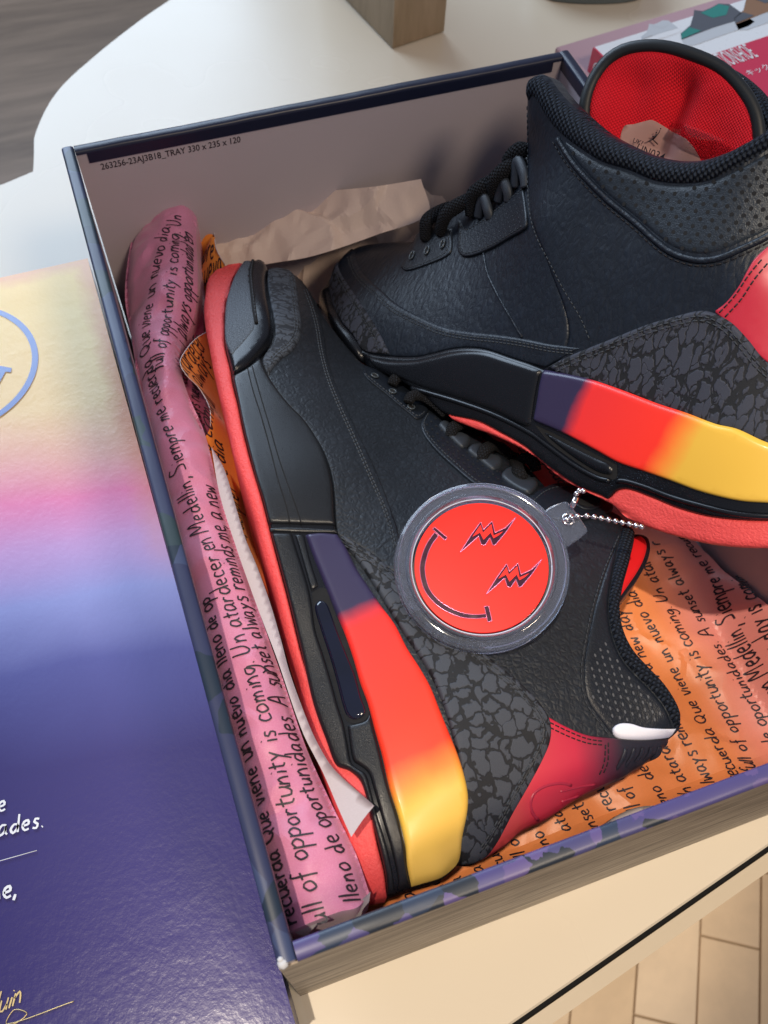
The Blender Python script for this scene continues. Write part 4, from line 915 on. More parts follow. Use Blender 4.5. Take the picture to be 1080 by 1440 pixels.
tc = t.new('ShaderNodeTexCoord'); sp = t.new('ShaderNodeSeparateXYZ'); t.l(tc.outputs['UV'], sp.inputs[0]); t.color(t.mix(t.noise(t.coord('UV'), .09, 2), (.002, .003, .008, 1), (.004, .006, .022, 1))); BUB = t.m
panel(RA, 'air_window', [(443, 857), (450, 848), (459, 852), (464, 862), (474, 890), (488, 925), (499, 952), (508, 985), (514, 1003), (508, 1012), (496, 1015), (488, 1010), (482, 995), (473, 960), (463, 925), (450, 885)], BUB, midA, off=2.3, th=.9, bev=2.0, grid=1.0, skirt=.2)
0 and cord(RA, [(443, 857), (450, 847), (460, 851), (465, 862), (475, 890), (489, 925), (500, 952), (509, 985), (516, 1003), (509, 1014), (496, 1017), (487, 1011), (481, 995), (472, 960), (462, 925), (449, 885), (443, 857)], BUB, midA, off=2.5, r=.35, name='window_rim')
# colour-sprayed heel wedge
def umap(R, x, y): return R.back([(x, y)])[0]
ua, ub = umap(RA, 455, 757)[0], umap(RA, 600, 1245)[0]
PUR, REDC, ORC, YEL = (.028, .022, .064), (.92, .030, .022), (.90, .22, .03), (.78, .46, .055)
fr = lambda x, y: (umap(RA, x, y)[0] + .12 * umap(RA, x, y)[1] - (ua + .12 * umap(RA, 455, 757)[1])) / ((ub + .12 * umap(RA, 600, 1245)[1]) - (ua + .12 * umap(RA, 455, 757)[1]))
WEDGE = band_ramp('sunset_sprayed_midsole', ua + .12 * umap(RA, 455, 757)[1], ub + .12 * umap(RA, 600, 1245)[1], [(0, PUR), (fr(502, 855), PUR), (fr(515, 885), REDC), (fr(590, 1060), (.92, .045, .015)), (fr(595, 1092), ORC), (fr(605, 1125), YEL), (1, (.76, .50, .10))], rough=.38, skew=.12, coat=.08, grain=.14)
panel(RA, 'heel_wedge', [(430, 757, 1), (452, 755), (475, 757, 1), (487, 775), (502, 805), (520, 832), (535, 855), (555, 882), (572, 915), (590, 943), (605, 970), (617, 1000), (630, 1032), (642, 1062), (651, 1090), (657, 1120), (656, 1145), (649, 1180), (645, 1210), (637, 1222), (620, 1235), (592, 1244), (578, 1248, 1), (572, 1220), (569, 1190), (560, 1152), (547, 1110), (537, 1065), (527, 1030), (517, 992), (507, 965), (497, 930), (485, 895), (472, 865), (462, 840), (452, 815), (440, 785)], WEDGE, midA, off=2.2, th=2.2, bev=1.7, grid=1.6, skirt=2.6)
# toe bumper
bum = panel(RA, 'toe_bumper', [(343, 376, 1), (356, 375), (370, 374), (376, 381), (374, 397), (376, 422), (380, 442), (384, 470), (381, 486), (370, 501), (350, 521), (329, 533, 1), (325, 520), (318, 490), (317, 460), (318, 435), (325, 410), (333, 390)], MID_GLOSS, midA, off=2.0, th=3.0, bev=3.2, grid=1.4, skirt=2.5)
panel(RA, 'textured_toe', [(344, 378, 1), (355, 377), (353, 397), (355, 422), (358, 447), (361, 470), (346, 492), (328, 511, 1), (319, 490), (318, 460), (320, 435), (327, 410), (335, 392)], MID_TEX, bum, off=4.2, th=1.0, bev=1.0, grid=1.4, skirt=.7)
cord(RA, [(357, 378), (354, 397), (356, 422), (359, 447), (362, 466)], HOLE, bum, off=5.1, r=.85, name='groove')
stitches(RA, [[(356.5, 380), (354.5, 397), (357, 422), (360, 447), (362, 462)]], THREAD, bum, off=5.9, pitch=2.6, length=2.0, r=.3)
# leather side strip, toe guard, eyestays
side = [(412, 389, 1), (424, 396), (434, 410), (445, 432), (452, 455), (456, 472), (460, 502), (470, 535), (485, 570), (500, 602), (517, 637), (535, 677), (548, 712), (559, 745), (566, 775), (575, 812, 1), (552, 806), (530, 788), (502, 768), (474, 754, 1), (471, 732), (470, 710), (468, 685), (463, 660), (454, 636), (441, 614), (427, 594), (412, 579), (395, 559), (376, 532), (372, 505), (395, 450), (405, 410)]
panel(RA, 'side_strip', side, LEATHER, shA, off=0, th=1.1, bev=.8, grid=2.0, skirt=1.6)
sl = [(431, 409), (441, 437), (448, 464), (453, 495), (463, 533), (478, 571), (493, 604), (509, 640), (526, 680), (540, 712), (551, 745), (557, 772)]
stitches(RA, [sl, offset_line(sl, 3.4)], THREAD, shA, off=1.2, pitch=2.0, length=1.5, r=.28)
tg = [(377, 381, 1), (395, 381), (409, 385), (415, 393), (418, 410), (421, 435), (424, 460), (421, 480), (412, 495), (396, 507), (383, 521), (378, 531, 1), (369, 513), (374, 500), (384, 486), (387, 470), (383, 442), (379, 422), (376, 397)]
panel(RA, 'toe_guard', tg, ELE_TOE, shA, off=1.0, th=1.5, bev=1.2, grid=1.6, skirt=2.4)
tl_ = [(411, 391), (413, 410), (416, 435), (419, 460), (416, 477), (408, 490), (393, 501), (381, 514)]
stitches(RA, [tl_, offset_line(tl_, 3.6)], THREAD, shA, off=2.5, pitch=2.0, length=1.5, r=.28)
eye1 = [(510, 525, 1), (514, 517), (530, 521), (552, 527), (575, 545), (595, 566), (603, 578, 1), (594, 588), (585, 590), (575, 582), (560, 570), (545, 557), (530, 545), (518, 535)]
panel(RA, 'lower_eyestay', eye1, LEATHER_DARK, shA, off=0, th=1.0, bev=.6, grid=2, skirt=1.2)
stitches(RA, [[(513, 527), (532, 543), (547, 555), (562, 568), (577, 580), (588, 587), (599, 579)]], THREAD, shA, off=1.1, pitch=1.9, length=1.3, r=.24)
for x, y in ((527, 531), (552, 553), (578, 575)): eyelet(RA, x, y, shA, r=1.5, ang=-.8, sx=1.2, off=1.6)
eye2 = [(602, 580, 1), (614, 588), (632, 606), (652, 628), (674, 646), (700, 662), (724, 682), (745, 700, 1), (738, 716), (716, 712), (690, 695), (665, 681), (640, 660), (618, 640), (602, 622), (593, 607), (592, 595)]
es = panel(RA, 'upper_eyestay', eye2, LEATHER_DARK, shA, off=0, th=1.4, bev=.8, grid=2, skirt=1.6)
stitches(RA, [[(602, 584), (596, 596), (598, 608), (608, 622), (622, 637), (643, 656), (668, 677), (693, 691), (718, 708)]], THREAD_L, shA, off=1.5, pitch=1.9, length=1.3, r=.22)
dots(RA, lattice(eye2, (600, 600), (7.2, 6.2), (6.0, -4.4)), HOLE, es, r=.55, off=1.6)
for lp in ([(616, 600), (622, 594), (632, 597), (640, 608), (652, 612), (661, 618), (659, 627), (650, 633), (636, 622)], [(657, 636), (662, 628), (676, 626), (684, 632), (690, 640), (703, 645), (706, 655), (700, 662), (692, 664), (676, 652)], [(704, 672), (710, 662), (722, 658), (730, 664), (742, 674), (752, 672), (757, 680), (752, 690), (744, 696), (724, 688)]):
    panel(RA, 'lace_loop', lp, RUB_GREY, shA, off=.6, th=2.2, bev=2.0, grid=1.4, skirt=2.5)
panel(RA, 'tongue', [(556, 528, 1), (600, 548), (645, 576), (700, 618), (745, 656), (770, 684, 1), (745, 690), (700, 652), (655, 612), (615, 584), (590, 566)], LEATHER_DARK, shA, off=-2, th=1.2, bev=1.2, grid=2, skirt=4)
for lc in ([(551, 541, 4), (557, 532, 8), (570, 530, 9), (582, 538, 9), (592, 546, 7)], [(574, 566, 5), (580, 557, 8.5), (596, 557, 10), (612, 567, 10), (628, 583, 8)], [(634, 614, 2), (637, 602, 5.5), (650, 596, 7), (664, 599, 7), (680, 608, 4)], [(677, 647, 2), (681, 634, 6), (692, 627, 7), (706, 631, 7), (720, 642, 4)], [(724, 640, 2), (726, 650, 5), (730, 664, 6.5), (738, 674, 4)], [(728, 652, 5), (738, 644, 7), (750, 650, 6), (754, 662, 3)]):
    tubeline(RA, lc, [2.3, 3.0, 3.0, 2.4], LACE, shA, 'lace', flat=.62)
# collar: perforated panel, knit trim, lining and tongue edge
perfA = [(872, 750, 1), (862, 775), (850, 807), (837, 850), (827, 895), (821, 930), (821, 960), (827, 987), (840, 1007), (860, 1033, 1), (900, 1034), (948, 1028, 1), (935, 996), (915, 971), (890, 946), (874, 926), (862, 898), (856, 865), (857, 835), (865, 787)]
pa_ = panel(RA, 'collar_panel', perfA, LEATHER_DARK, shA, off=-.2, th=1.0, bev=2.2, grid=2, skirt=1.2)
stitches(RA, [[(870, 754), (859, 779), (847, 809), (834, 851), (824, 896), (818, 931), (818, 961), (824, 989), (838, 1010), (856, 1034)]], THREAD, shA, off=.4, pitch=2.2, length=1.6, r=.24)
dp = lattice([(842, 900), (858, 904), (874, 935), (892, 955), (915, 978), (932, 1000), (938, 1018), (860, 1018), (842, 1003), (830, 985), (826, 955), (830, 925)], (866, 960), (10.4, 2.6), (3.0, 10.6))
dots(RA, dp, HOLE_L, pa_, r=.42, off=.92, stretch=1.6)
panel(RA, 'collar_lining', [(892, 749, 1), (905, 746), (914, 756), (911, 775), (902, 794), (890, 812), (876, 832, 1), (872, 815), (878, 785)], plain('red_smooth_lining', (.72, .012, .016), .5), shA, off=-5, th=1.5, bev=2.5, grid=1.6, skirt=12)
panel(RA, 'tongue_edge', [(884, 742, 1), (905, 740), (918, 746), (921, 760), (916, 780), (904, 802), (892, 818), (880, 834, 1), (870, 840), (866, 800), (872, 770)], LEATHER_DARK, shA, off=-7, th=1.2, bev=1.6, grid=1.8, skirt=14)
trimA = [(874, 744, 1), (884, 742), (893, 748, 1), (886, 787), (876, 825), (872, 856), (877, 887), (890, 914), (910, 937), (932, 960), (949, 985), (957, 1005), (957, 1021, 1), (950, 1025), (946, 1018), (935, 995), (915, 970), (890, 945), (874, 925), (862, 897), (856, 865), (857, 835), (865, 787), (871, 760)]
panel(RA, 'collar_trim', trimA, TRIM, shA, off=-.6, th=3.0, bev=2.6, grid=1.2, skirt=5)
# heel counter, heel tab, foam tab
ua, ub = umap(RA, 700, 1100)[1], umap(RA, 930, 1050)[1]
HT = band_ramp('red_to_black_heel_rubber', ua, ub, [(0, (.60, .06, .06)), (.1, (.60, .030, .055)), (.38, (.52, .018, .05)), (.56, (.13, .018, .04)), (.68, (.022, .02, .03)), (1, (.018, .018, .026))], rough=.36, axis=1, skew=.15, grain=.1)
HTD = plain('deep_red_heel_rubber', (.42, .02, .05), .35)
tabA = [(766, 1006, 1), (795, 1022), (825, 1034), (860, 1038), (900, 1041), (940, 1039, 1), (938, 1048), (929, 1054), (926, 1062), (913, 1068), (906, 1074), (892, 1082), (878, 1091), (854, 1101), (836, 1109), (812, 1121), (775, 1146), (735, 1166), (712, 1186), (680, 1206, 1), (690, 1170), (720, 1120), (750, 1070)]
ht = panel(RA, 'heel_tab', tabA, HT, shA, off=0, th=1.5, bev=1.2, grid=1.8, skirt=5)
stitches(RA, [[(772, 1018), (797, 1030), (825, 1041), (852, 1045)], [(772, 1025), (797, 1037), (825, 1047), (851, 1050)], [(854, 1046), (853, 1075), (843, 1097)], [(850, 1049), (848, 1075), (839, 1096)]], THREAD_K, ht, off=1.6, pitch=2.0, length=1.5, r=.26)
for k in range(5):
    x = 872 + k * 12; panel(RA, 'rib', [(x + 5, 1052 - k * .6), (x + 9, 1053 - k * .6), (x + 8, 1066 - k), (x + 1, 1078 - k * 2.5), (x - 6, 1086 - k * 4.0), (x - 7, 1080 - k * 3), (x + 0, 1066 - k)], NAVYRUB, ht, off=1.2, th=1.3, bev=1.2, grid=1.2, skirt=.6)
cord(RA, [(802, 1105), (788, 1102), (766, 1106), (750, 1116), (745, 1130), (748, 1145), (756, 1154)], HTD, ht, off=1.0, r=.7, name='embossed_line'); cord(RA, [(786, 1114), (820, 1106), (836, 1104)], HTD, ht, off=1.0, r=.6, name='embossed_line'); cord(RA, [(788, 1128), (812, 1120)], HTD, ht, off=1.0, r=.6, name='embossed_line')
hc = [(474, 754, 1), (488, 758), (502, 767), (530, 785), (552, 805), (590, 838), (640, 884), (682, 922), (705, 941), (730, 961), (752, 983), (767, 1002), (774, 1020), (773, 1045), (762, 1072), (745, 1104), (722, 1144), (697, 1190), (683, 1205), (668, 1212), (650, 1215, 1), (646, 1190), (652, 1120), (640, 1050), (610, 960), (560, 880), (510, 800)]
panel(RA, 'heel_counter', hc, ELE, shA, off=.6, th=1.9, bev=1.3, grid=1.8, skirt=2.4)
hl = [(480, 761), (499, 773), (526, 791), (549, 811), (586, 844), (636, 890), (678, 928), (701, 947), (725, 967), (746, 988), (760, 1006), (766, 1022), (765, 1044), (754, 1070), (737, 1101), (715, 1140), (692, 1180), (676, 1203)]
stitches(RA, [hl, offset_line(hl, 6.5)], THREAD, shA, off=2.6, pitch=2.5, length=1.9, r=.3)
cord(RA, offset_line(hl, 3.2), LEATHER_DARK, shA, off=2.2, r=.35, name='seam')
panel(RA, 'foam_tab', [(861, 1025), (869, 1019), (885, 1019), (902, 1024), (925, 1026), (950, 1026, 1), (942, 1036), (920, 1040), (895, 1041), (870, 1039), (862, 1033)], plain('white_foam', (.78, .78, .86), .6), shA, off=.8, th=1.7, bev=1.1, grid=1.2, skirt=2)
# the strap under the tag
panel(RA, 'top_strap', [(742, 704, 1), (762, 688), (782, 681), (806, 682), (834, 692), (858, 706), (862, 716), (840, 728), (800, 735), (770, 728)], LEATHER_DARK, shA, off=.2, th=1.2, bev=.9, grid=1.8, skirt=1.4)
stitches(RA, [[(750, 706), (766, 693), (784, 687), (806, 688), (832, 697)]], THREAD_L, shA, off=1.4, pitch=2.2, length=1.5, r=.24)
panel(RA, 'strap_hole', [(812, 706), (824, 701), (838, 706), (838, 713), (824, 715), (814, 712)], HOLE, shA, off=1.35, th=.1, bev=0, grid=2, skirt=.1)
cord(RA, [(808, 706), (823, 698), (840, 703), (842, 714), (826, 719), (811, 714), (808, 706)], LEATHER_DARK, shA, off=1.7, r=.6, name='strap_hole_edge')

# ------------------------------------------------------------------ sneaker leaning at the back right
T0 = np.array([.1021, .2637, .06]); ub_ = np.array([.465, -.84, .28]); ub_ /= np.linalg.norm(ub_)
mid_ = T0 + ub_ * .13; dd_ = CAM - mid_; dd_ /= np.linalg.norm(dd_); vb = ROT[:, 1] + .17 * dd_; vb -= (vb @ ub_) * ub_; vb /= np.linalg.norm(vb); nb = np.cross(ub_, vb)
top_edge = [(741, 215), (741, 190), (742, 160), (744, 122), (752, 107), (762, 104), (772, 110), (784, 126), (797, 141), (820, 163), (846, 184), (875, 200), (910, 215), (950, 225), (985, 225), (1022, 214), (1050, 200), (1080, 182), (1120, 150), (1160, 130)]
RB = Relief(T0, ub_, vb, nb,
    [(480, 440, -6), (456, 415, -20), (475, 368, -22), (500, 350, -28), (560, 345, -30), (590, 320, -32), (640, 300, -32), (700, 255, -30), (735, 225, -26), (742, 160, -17), (755, 115, -14), (520, 490, -2), (560, 530, 0), (640, 580, 2), (700, 540, 0), (760, 600, 0), (860, 700, 1), (950, 750, 2), (1080, 770, 2),
     (1080, 620, 0), (950, 570, 0), (760, 515, -1), (640, 490, -3), (550, 440, -8), (620, 400, -15), (700, 400, -9), (760, 300, -8), (800, 220, -9), (850, 300, -6), (960, 260, -7), (1060, 230, -8), (950, 350, -3), (900, 430, -2), (1000, 440, -2), (1080, 400, -4), (1200, 600, -14), (1200, 760, -10), (1200, 330, -22), (540, 380, -20)],
    edges=[([(580, 339), (532, 341), (502, 346), (485, 357), (475, 367), (465, 387), (455, 410), (454, 430), (465, 450), (482, 475), (500, 500), (517, 515)], 9), ([(580, 339), (592, 312), (640, 285), (700, 240), (732, 212)], 7),
           (top_edge, 5), ([(517, 515), (560, 533), (600, 557), (630, 588), (700, 615), (750, 640), (790, 670), (825, 692), (862, 710), (915, 742), (955, 755), (1010, 767), (1080, 771), (1180, 762), (1240, 735)], 2.5)], margin=.04)
shB = thing('sneaker', 'black sneaker leaning upright at the back right, red lining in its open collar', 'sneaker', (.17, .17, .02), group='pair of sneakers in the tray')
vampB = [(580, 340, 1), (532, 342), (502, 347), (485, 358), (475, 368), (465, 388), (456, 410), (456, 430), (467, 450), (484, 475), (520, 500), (600, 520), (700, 530), (772, 530), (800, 470), (780, 380), (752, 300), (742, 240), (741, 215, 1), (725, 222), (700, 243), (655, 280), (617, 300), (592, 325)]
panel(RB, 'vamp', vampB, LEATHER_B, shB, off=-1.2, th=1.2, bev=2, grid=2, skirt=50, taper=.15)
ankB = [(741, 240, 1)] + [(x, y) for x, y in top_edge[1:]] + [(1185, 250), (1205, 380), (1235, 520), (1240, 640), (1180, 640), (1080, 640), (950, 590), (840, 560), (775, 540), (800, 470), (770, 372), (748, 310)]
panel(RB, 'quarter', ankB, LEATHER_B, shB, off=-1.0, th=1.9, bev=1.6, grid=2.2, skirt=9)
outB = [(628, 580, 1), (675, 592), (705, 607), (740, 627), (775, 655), (815, 682), (850, 697), (858, 700, 1), (870, 689), (885, 687), (915, 697), (960, 715), (1010, 727), (1080, 732), (1160, 728), (1230, 712, 1), (1240, 738), (1180, 764), (1080, 771), (1010, 767), (955, 755), (915, 742), (880, 727), (862, 710), (825, 692), (787, 671), (750, 640), (700, 615), (640, 591)]
panel(RB, 'outsole', outB, RED, shB, off=0, th=1.6, bev=1.4, grid=1.8, skirt=60, taper=.0)
midtop = [(457, 408, 1), (466, 402), (470, 425), (483, 452), (500, 472), (514, 492), (550, 500), (587, 501), (612, 496), (637, 490), (662, 488), (687, 491), (720, 502), (745, 510), (768, 519, 1), (842, 535), (885, 550), (930, 567), (970, 580), (1010, 595), (1040, 602), (1080, 620), (1150, 640), (1238, 655, 1)]
midbot = [(1236, 712, 1), (1160, 728), (1080, 732), (1010, 728), (960, 716), (915, 698), (885, 688), (870, 690), (857, 702), (850, 698), (815, 683), (775, 656), (740, 628), (705, 608), (675, 593), (630, 582), (600, 558), (560, 534), (517, 515), (500, 500), (482, 475), (465, 450), (454, 430)]
midB = panel(RB, 'midsole', midtop + midbot, MID_GLOSS, shB, off=0, th=2.4, bev=1.6, grid=2, skirt=56, taper=.0)
panel(RB, 'forefoot_wall', [(520, 500, 1), (550, 507), (587, 507), (612, 502), (637, 496), (662, 493), (687, 495), (718, 505), (742, 513), (765, 521, 1), (757, 560), (752, 596, 1), (745, 600), (700, 578), (650, 560), (600, 545), (560, 528), (530, 514)], MID_GLOSS, midB, off=2.2, th=1.3, bev=2.2, grid=1.8, skirt=1)
cord(RB, [(584, 545), (600, 550), (650, 565), (700, 583), (750, 608), (775, 626), (812, 653), (845, 671), (862, 675)], MID_GLOSS, midB, off=2.6, r=1.1, name='lower_rib')
cord(RB, [(872, 675), (882, 675), (910, 683), (947, 697), (985, 708), (1035, 720), (1080, 724), (1160, 722)], MID_GLOSS, midB, off=2.7, r=1.1, name='lower_rib')
panel(RB, 'air_window_recess', [(757, 597, 1), (790, 612), (830, 632), (872, 653, 1), (871, 672), (858, 672), (840, 665), (812, 647), (778, 622)], HOLE, midB, off=2.5, th=.1, bev=0, grid=2, skirt=.1)
panel(RB, 'air_window', [(768, 606), (800, 622), (840, 642), (864, 654), (864, 666), (848, 664), (820, 648), (790, 626)], MID_GLOSS, midB, off=2.5, th=1.0, bev=2.0, grid=1.6, skirt=.1)
a0, a1 = umap(RB, 762, 560)[0], umap(RB, 1120, 660)[0]; SK = -.12
fB = lambda x, y: (umap(RB, x, y)[0] + SK * umap(RB, x, y)[1] - (a0 + SK * umap(RB, 762, 560)[1])) / ((a1 + SK * umap(RB, 1120, 660)[1]) - (a0 + SK * umap(RB, 762, 560)[1]))
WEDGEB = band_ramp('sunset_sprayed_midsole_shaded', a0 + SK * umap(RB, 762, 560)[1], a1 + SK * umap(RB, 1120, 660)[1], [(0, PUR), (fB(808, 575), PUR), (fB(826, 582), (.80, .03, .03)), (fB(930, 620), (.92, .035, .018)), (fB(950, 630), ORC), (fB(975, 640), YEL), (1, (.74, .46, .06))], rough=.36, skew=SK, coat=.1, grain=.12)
panel(RB, 'heel_wedge', [(769, 520, 1), (810, 527), (842, 535), (885, 550), (930, 567), (970, 580), (1010, 595), (1040, 602), (1080, 620), (1150, 642), (1236, 660, 1), (1234, 700, 1), (1160, 708), (1110, 708), (1080, 706), (1050, 704), (1022, 699), (985, 689), (950, 676), (910, 662), (875, 650), (842, 632), (800, 610), (755, 591, 1), (760, 565), (764, 540)], WEDGEB, midB, off=2.2, th=2.2, bev=1.6, grid=1.8, skirt=2.4)
panel(RB, 'toe_bumper', [(458, 406, 1), (466, 404), (472, 428), (484, 453), (500, 472), (513, 493), (518, 512, 1), (500, 499), (482, 474), (466, 450), (456, 430)], MID_GLOSS, midB, off=2.0, th=2.6, bev=2.8, grid=1.4, skirt=2)
# mudguard and toe guard
mgB = [(494, 350, 1), (499, 352), (501, 367), (512, 387), (535, 407), (557, 427), (590, 445), (625, 460), (662, 467), (700, 471), (740, 477), (775, 484), (822, 489, 1), (800, 500), (768, 517, 1), (745, 511), (720, 503), (687, 492), (662, 489), (637, 491), (612, 497), (587, 502), (550, 501), (512, 493), (490, 455), (475, 410), (478, 370)]
panel(RB, 'mudguard', mgB, LEATHER_B, shB, off=0, th=1.2, bev=.9, grid=2, skirt=1.4)
ml = [(495, 360), (499, 375), (509, 392), (532, 413), (554, 433), (588, 451), (624, 466), (661, 473), (700, 477), (740, 483), (776, 490), (812, 494)]
stitches(RB, [ml, offset_line(ml, 4.0)], THREAD_L, shB, off=1.3, pitch=2.0, length=1.5, r=.24)
tgB = [(476, 369, 1), (482, 385), (495, 405), (510, 427), (525, 450), (537, 470), (551, 498, 1), (530, 497), (513, 492), (500, 472), (483, 452), (470, 427), (466, 404), (470, 384)]
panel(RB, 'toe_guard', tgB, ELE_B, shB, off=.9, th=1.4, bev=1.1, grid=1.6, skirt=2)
tlB = [(479, 382), (490, 403), (505, 426), (520, 450), (532, 472), (542, 494)]
stitches(RB, [tlB, offset_line(tlB, 3.6)], THREAD_L, shB, off=2.4, pitch=2.0, length=1.5, r=.24)
cord(RB, [(679, 347), (685, 382), (700, 415), (720, 450), (734, 474)], LEATHER_B, shB, off=.1, r=.6, name='seam')
e1B = [(580, 352, 1), (588, 328), (612, 318), (636, 322, 1), (636, 352), (626, 362), (600, 373), (572, 381), (565, 376), (572, 362)]
panel(RB, 'lower_eyestay', e1B, LEATHER_DARK, shB, off=0, th=1.0, bev=.7, grid=1.8, skirt=1.2)
stitches(RB, [[(567, 373), (574, 377), (600, 369), (624, 358), (632, 350), (632, 326)]], THREAD_L, shB, off=1.1, pitch=1.9, length=1.3, r=.22)
for x, y in ((582, 359), (603, 352), (625, 343)): eyelet(RB, x, y, shB, r=1.9, ang=.35, sx=.62, off=1.75)
e2B = [(646, 305, 1), (655, 322), (680, 308), (710, 284), (737, 263, 1), (741, 290), (743, 312), (740, 322), (715, 337), (690, 351), (667, 360), (652, 361), (645, 352)]
esB = panel(RB, 'upper_eyestay', e2B, LEATHER_DARK, shB, off=0, th=1.4, bev=.9, grid=1.8, skirt=1.5)
stitches(RB, [[(650, 326), (650, 350), (658, 356), (690, 346), (715, 332), (737, 318)], [(658, 324), (682, 310), (712, 286), (737, 266)]], THREAD_L, shB, off=1.5, pitch=1.9, length=1.3, r=.22)
dots(RB, lattice(e2B, (660, 340), (7.2, -3.4), (1.6, 6.0)), HOLE_L, esB, r=.22, off=1.5, stretch=1.0)
panel(RB, 'tongue', [(596, 330, 1), (600, 302), (628, 284), (662, 262), (700, 236), (728, 210), (746, 205, 1), (748, 250), (738, 268), (710, 288), (680, 312), (650, 330), (620, 330)], LEATHER_DARK, shB, off=-4, th=1.6, bev=1.6, grid=2, skirt=14)
for lp in ([(672, 306, 1), (675, 290, 4), (680, 278, 6), (686, 296, 4), (688, 308, 1)], [(700, 284, 1), (703, 268, 4), (708, 256, 6), (714, 270, 4), (714, 284, 1)], [(724, 264, 1), (725, 244, 4), (728, 226, 6), (736, 244, 4), (738, 264, 1)]):
    tubeline(RB, lp, [2.2, 2.4, 2.6, 2.4, 2.0], RUB_GREY, shB, 'lace_loop', flat=.6)
for lc in ([(598, 338, 1), (600, 312, 7), (614, 300, 8), (634, 290, 4)], [(618, 330, 1), (626, 304, 8), (642, 290, 9), (668, 276, 5)], [(662, 304, 1), (664, 276, 8), (680, 262, 9), (702, 250, 4)], [(692, 280, 1), (694, 256, 8), (708, 240, 9), (726, 228, 4)], [(716, 252, 1), (716, 226, 8), (728, 212, 8), (742, 212, 4)]):
    tubeline(RB, lc, [2.8, 3.7, 3.7, 2.8], LACE, shB, 'lace', flat=.7)
# ankle panel edge, collar panel, trim
al = [(743, 150), (744, 215), (744, 265), (748, 307), (758, 337), (775, 370), (793, 405), (818, 447), (832, 480)]
stitches(RB, [al], THREAD_L, shB, off=1.1, pitch=2.2, length=1.4, r=.22)
pB = [(790, 192, 1), (812, 208), (847, 229), (885, 241), (922, 256), (960, 260), (997, 256), (1035, 239), (1080, 214), (1140, 178, 1), (1150, 280), (1080, 326), (1047, 341), (1010, 356), (980, 359), (947, 349), (922, 331), (897, 309), (860, 279), (832, 252), (806, 222)]
cpB = panel(RB, 'collar_panel', pB, leather('smooth_dark_collar_leather', col=(.013, .019, .028), scale=1.2, strength=.25, rough=.42), shB, off=.2, th=1.3, bev=3, grid=2, skirt=1)
dots(RB, lattice(pB, (901, 268), (16.8, 1.6), (6.3, 11.4)), HOLE, cpB, r=.78, off=1.56)
se = [(786, 196), (806, 228), (832, 258), (860, 285), (897, 315), (922, 338), (947, 356), (980, 366), (1010, 364), (1047, 349), (1080, 333), (1130, 300)]
cord(RB, se, LEATHER_B, shB, off=.9, r=1.3, name='seam'); stitches(RB, [offset_line(se, 8)], THREAD_K, shB, off=1.1, pitch=2.6, length=1.8, r=.3)
trB = [(744, 147, 1), (743, 125), (748, 110), (760, 104), (770, 109), (780, 122), (795, 140), (820, 162), (846, 184), (875, 200), (910, 215), (950, 226), (985, 226), (1022, 215), (1050, 200), (1080, 182), (1130, 145, 1), (1145, 172, 1), (1080, 215), (1035, 240), (997, 257), (960, 261), (922, 257), (885, 242), (847, 230), (810, 207), (790, 191), (775, 175), (760, 152), (750, 138)]
panel(RB, 'collar_trim', trB, TRIM, shB, off=-1.5, th=4.6, bev=4.2, grid=1.2, skirt=7)
# heel counter and red heel
panel(RB, 'heel_rubber', [(1005, 438, 1), (1022, 425), (1040, 402), (1052, 380), (1062, 364), (1080, 347), (1120, 318), (1190, 290, 1), (1215, 420), (1235, 560, 1), (1150, 540), (1080, 510), (1040, 470)], plain('red_heel_rubber', (.50, .022, .045), .4), shB, off=.4, th=1.2, bev=1, grid=2.2, skirt=1.2)
stitches(RB, [[(1014, 440), (1036, 416), (1056, 386), (1080, 358)], [(1022, 446), (1044, 422), (1064, 392), (1084, 368)]], THREAD_K, shB, off=1.7, pitch=2.2, length=1.7, r=.3)
hB = [(772, 516, 1), (790, 506), (810, 497), (860, 477), (910, 457), (950, 445), (985, 437), (1005, 440), (1030, 452), (1055, 477), (1080, 508), (1130, 545), (1236, 600, 1), (1236, 664, 1), (1150, 645), (1080, 624), (1040, 606), (1010, 599), (970, 584), (930, 571), (885, 554), (842, 539), (800, 528)]
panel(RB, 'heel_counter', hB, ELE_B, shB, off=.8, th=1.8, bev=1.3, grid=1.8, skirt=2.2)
hlB = [(784, 517), (812, 504), (862, 484), (912, 464), (952, 452), (985, 445), (1003, 448), (1025, 460), (1048, 484), (1075, 516), (1120, 550)]
stitches(RB, [hlB, offset_line(hlB, 6.0)], THREAD_L, shB, off=2.8, pitch=2.5, length=1.8, r=.28)
# inside of the collar: tongue lining, its rim, size label, far collar
def creases(g):
    out = np.zeros(len(g))
    for (x0, y0, x1, y1, dep, wd) in CR:
        a = RTq(x0, y0); b = RTq(x1, y1); ab = b - a; t = ((g - a) @ ab) / (ab @ ab); k = np.abs((g - a) @ np.array([-ab[1], ab[0]]) / np.linalg.norm(ab))
        f = smoothstep(t, -.5, .1) * (1 - smoothstep(t, 1.0, 1.4)); out -= dep * np.exp(-(k / wd) ** 2) * f
    return out
OB3 = T0 + nb * -.045
def RTq(px, py):
    P = on_plane(px, py, OB3, nb) - T0; return np.array([P @ ub_, P @ vb])
CR = [(948, 120, 908, 205, .0085, .0065), (894, 118, 880, 200, .0040, .0075), (985, 150, 990, 220, .002, .008)]
R3 = Relief(T0, ub_, vb, nb, [(830, 160, -38), (845, 110, -40), (880, 80, -43), (920, 70, -46), (965, 80, -50), (1010, 100, -55), (1045, 130, -58), (1062, 180, -60), (1062, 240, -62), (930, 150, -50), (900, 210, -50), (1000, 240, -62), (860, 240, -46), (880, 150, -44), (990, 160, -55), (940, 260, -60)], extra=creases, margin=.02)
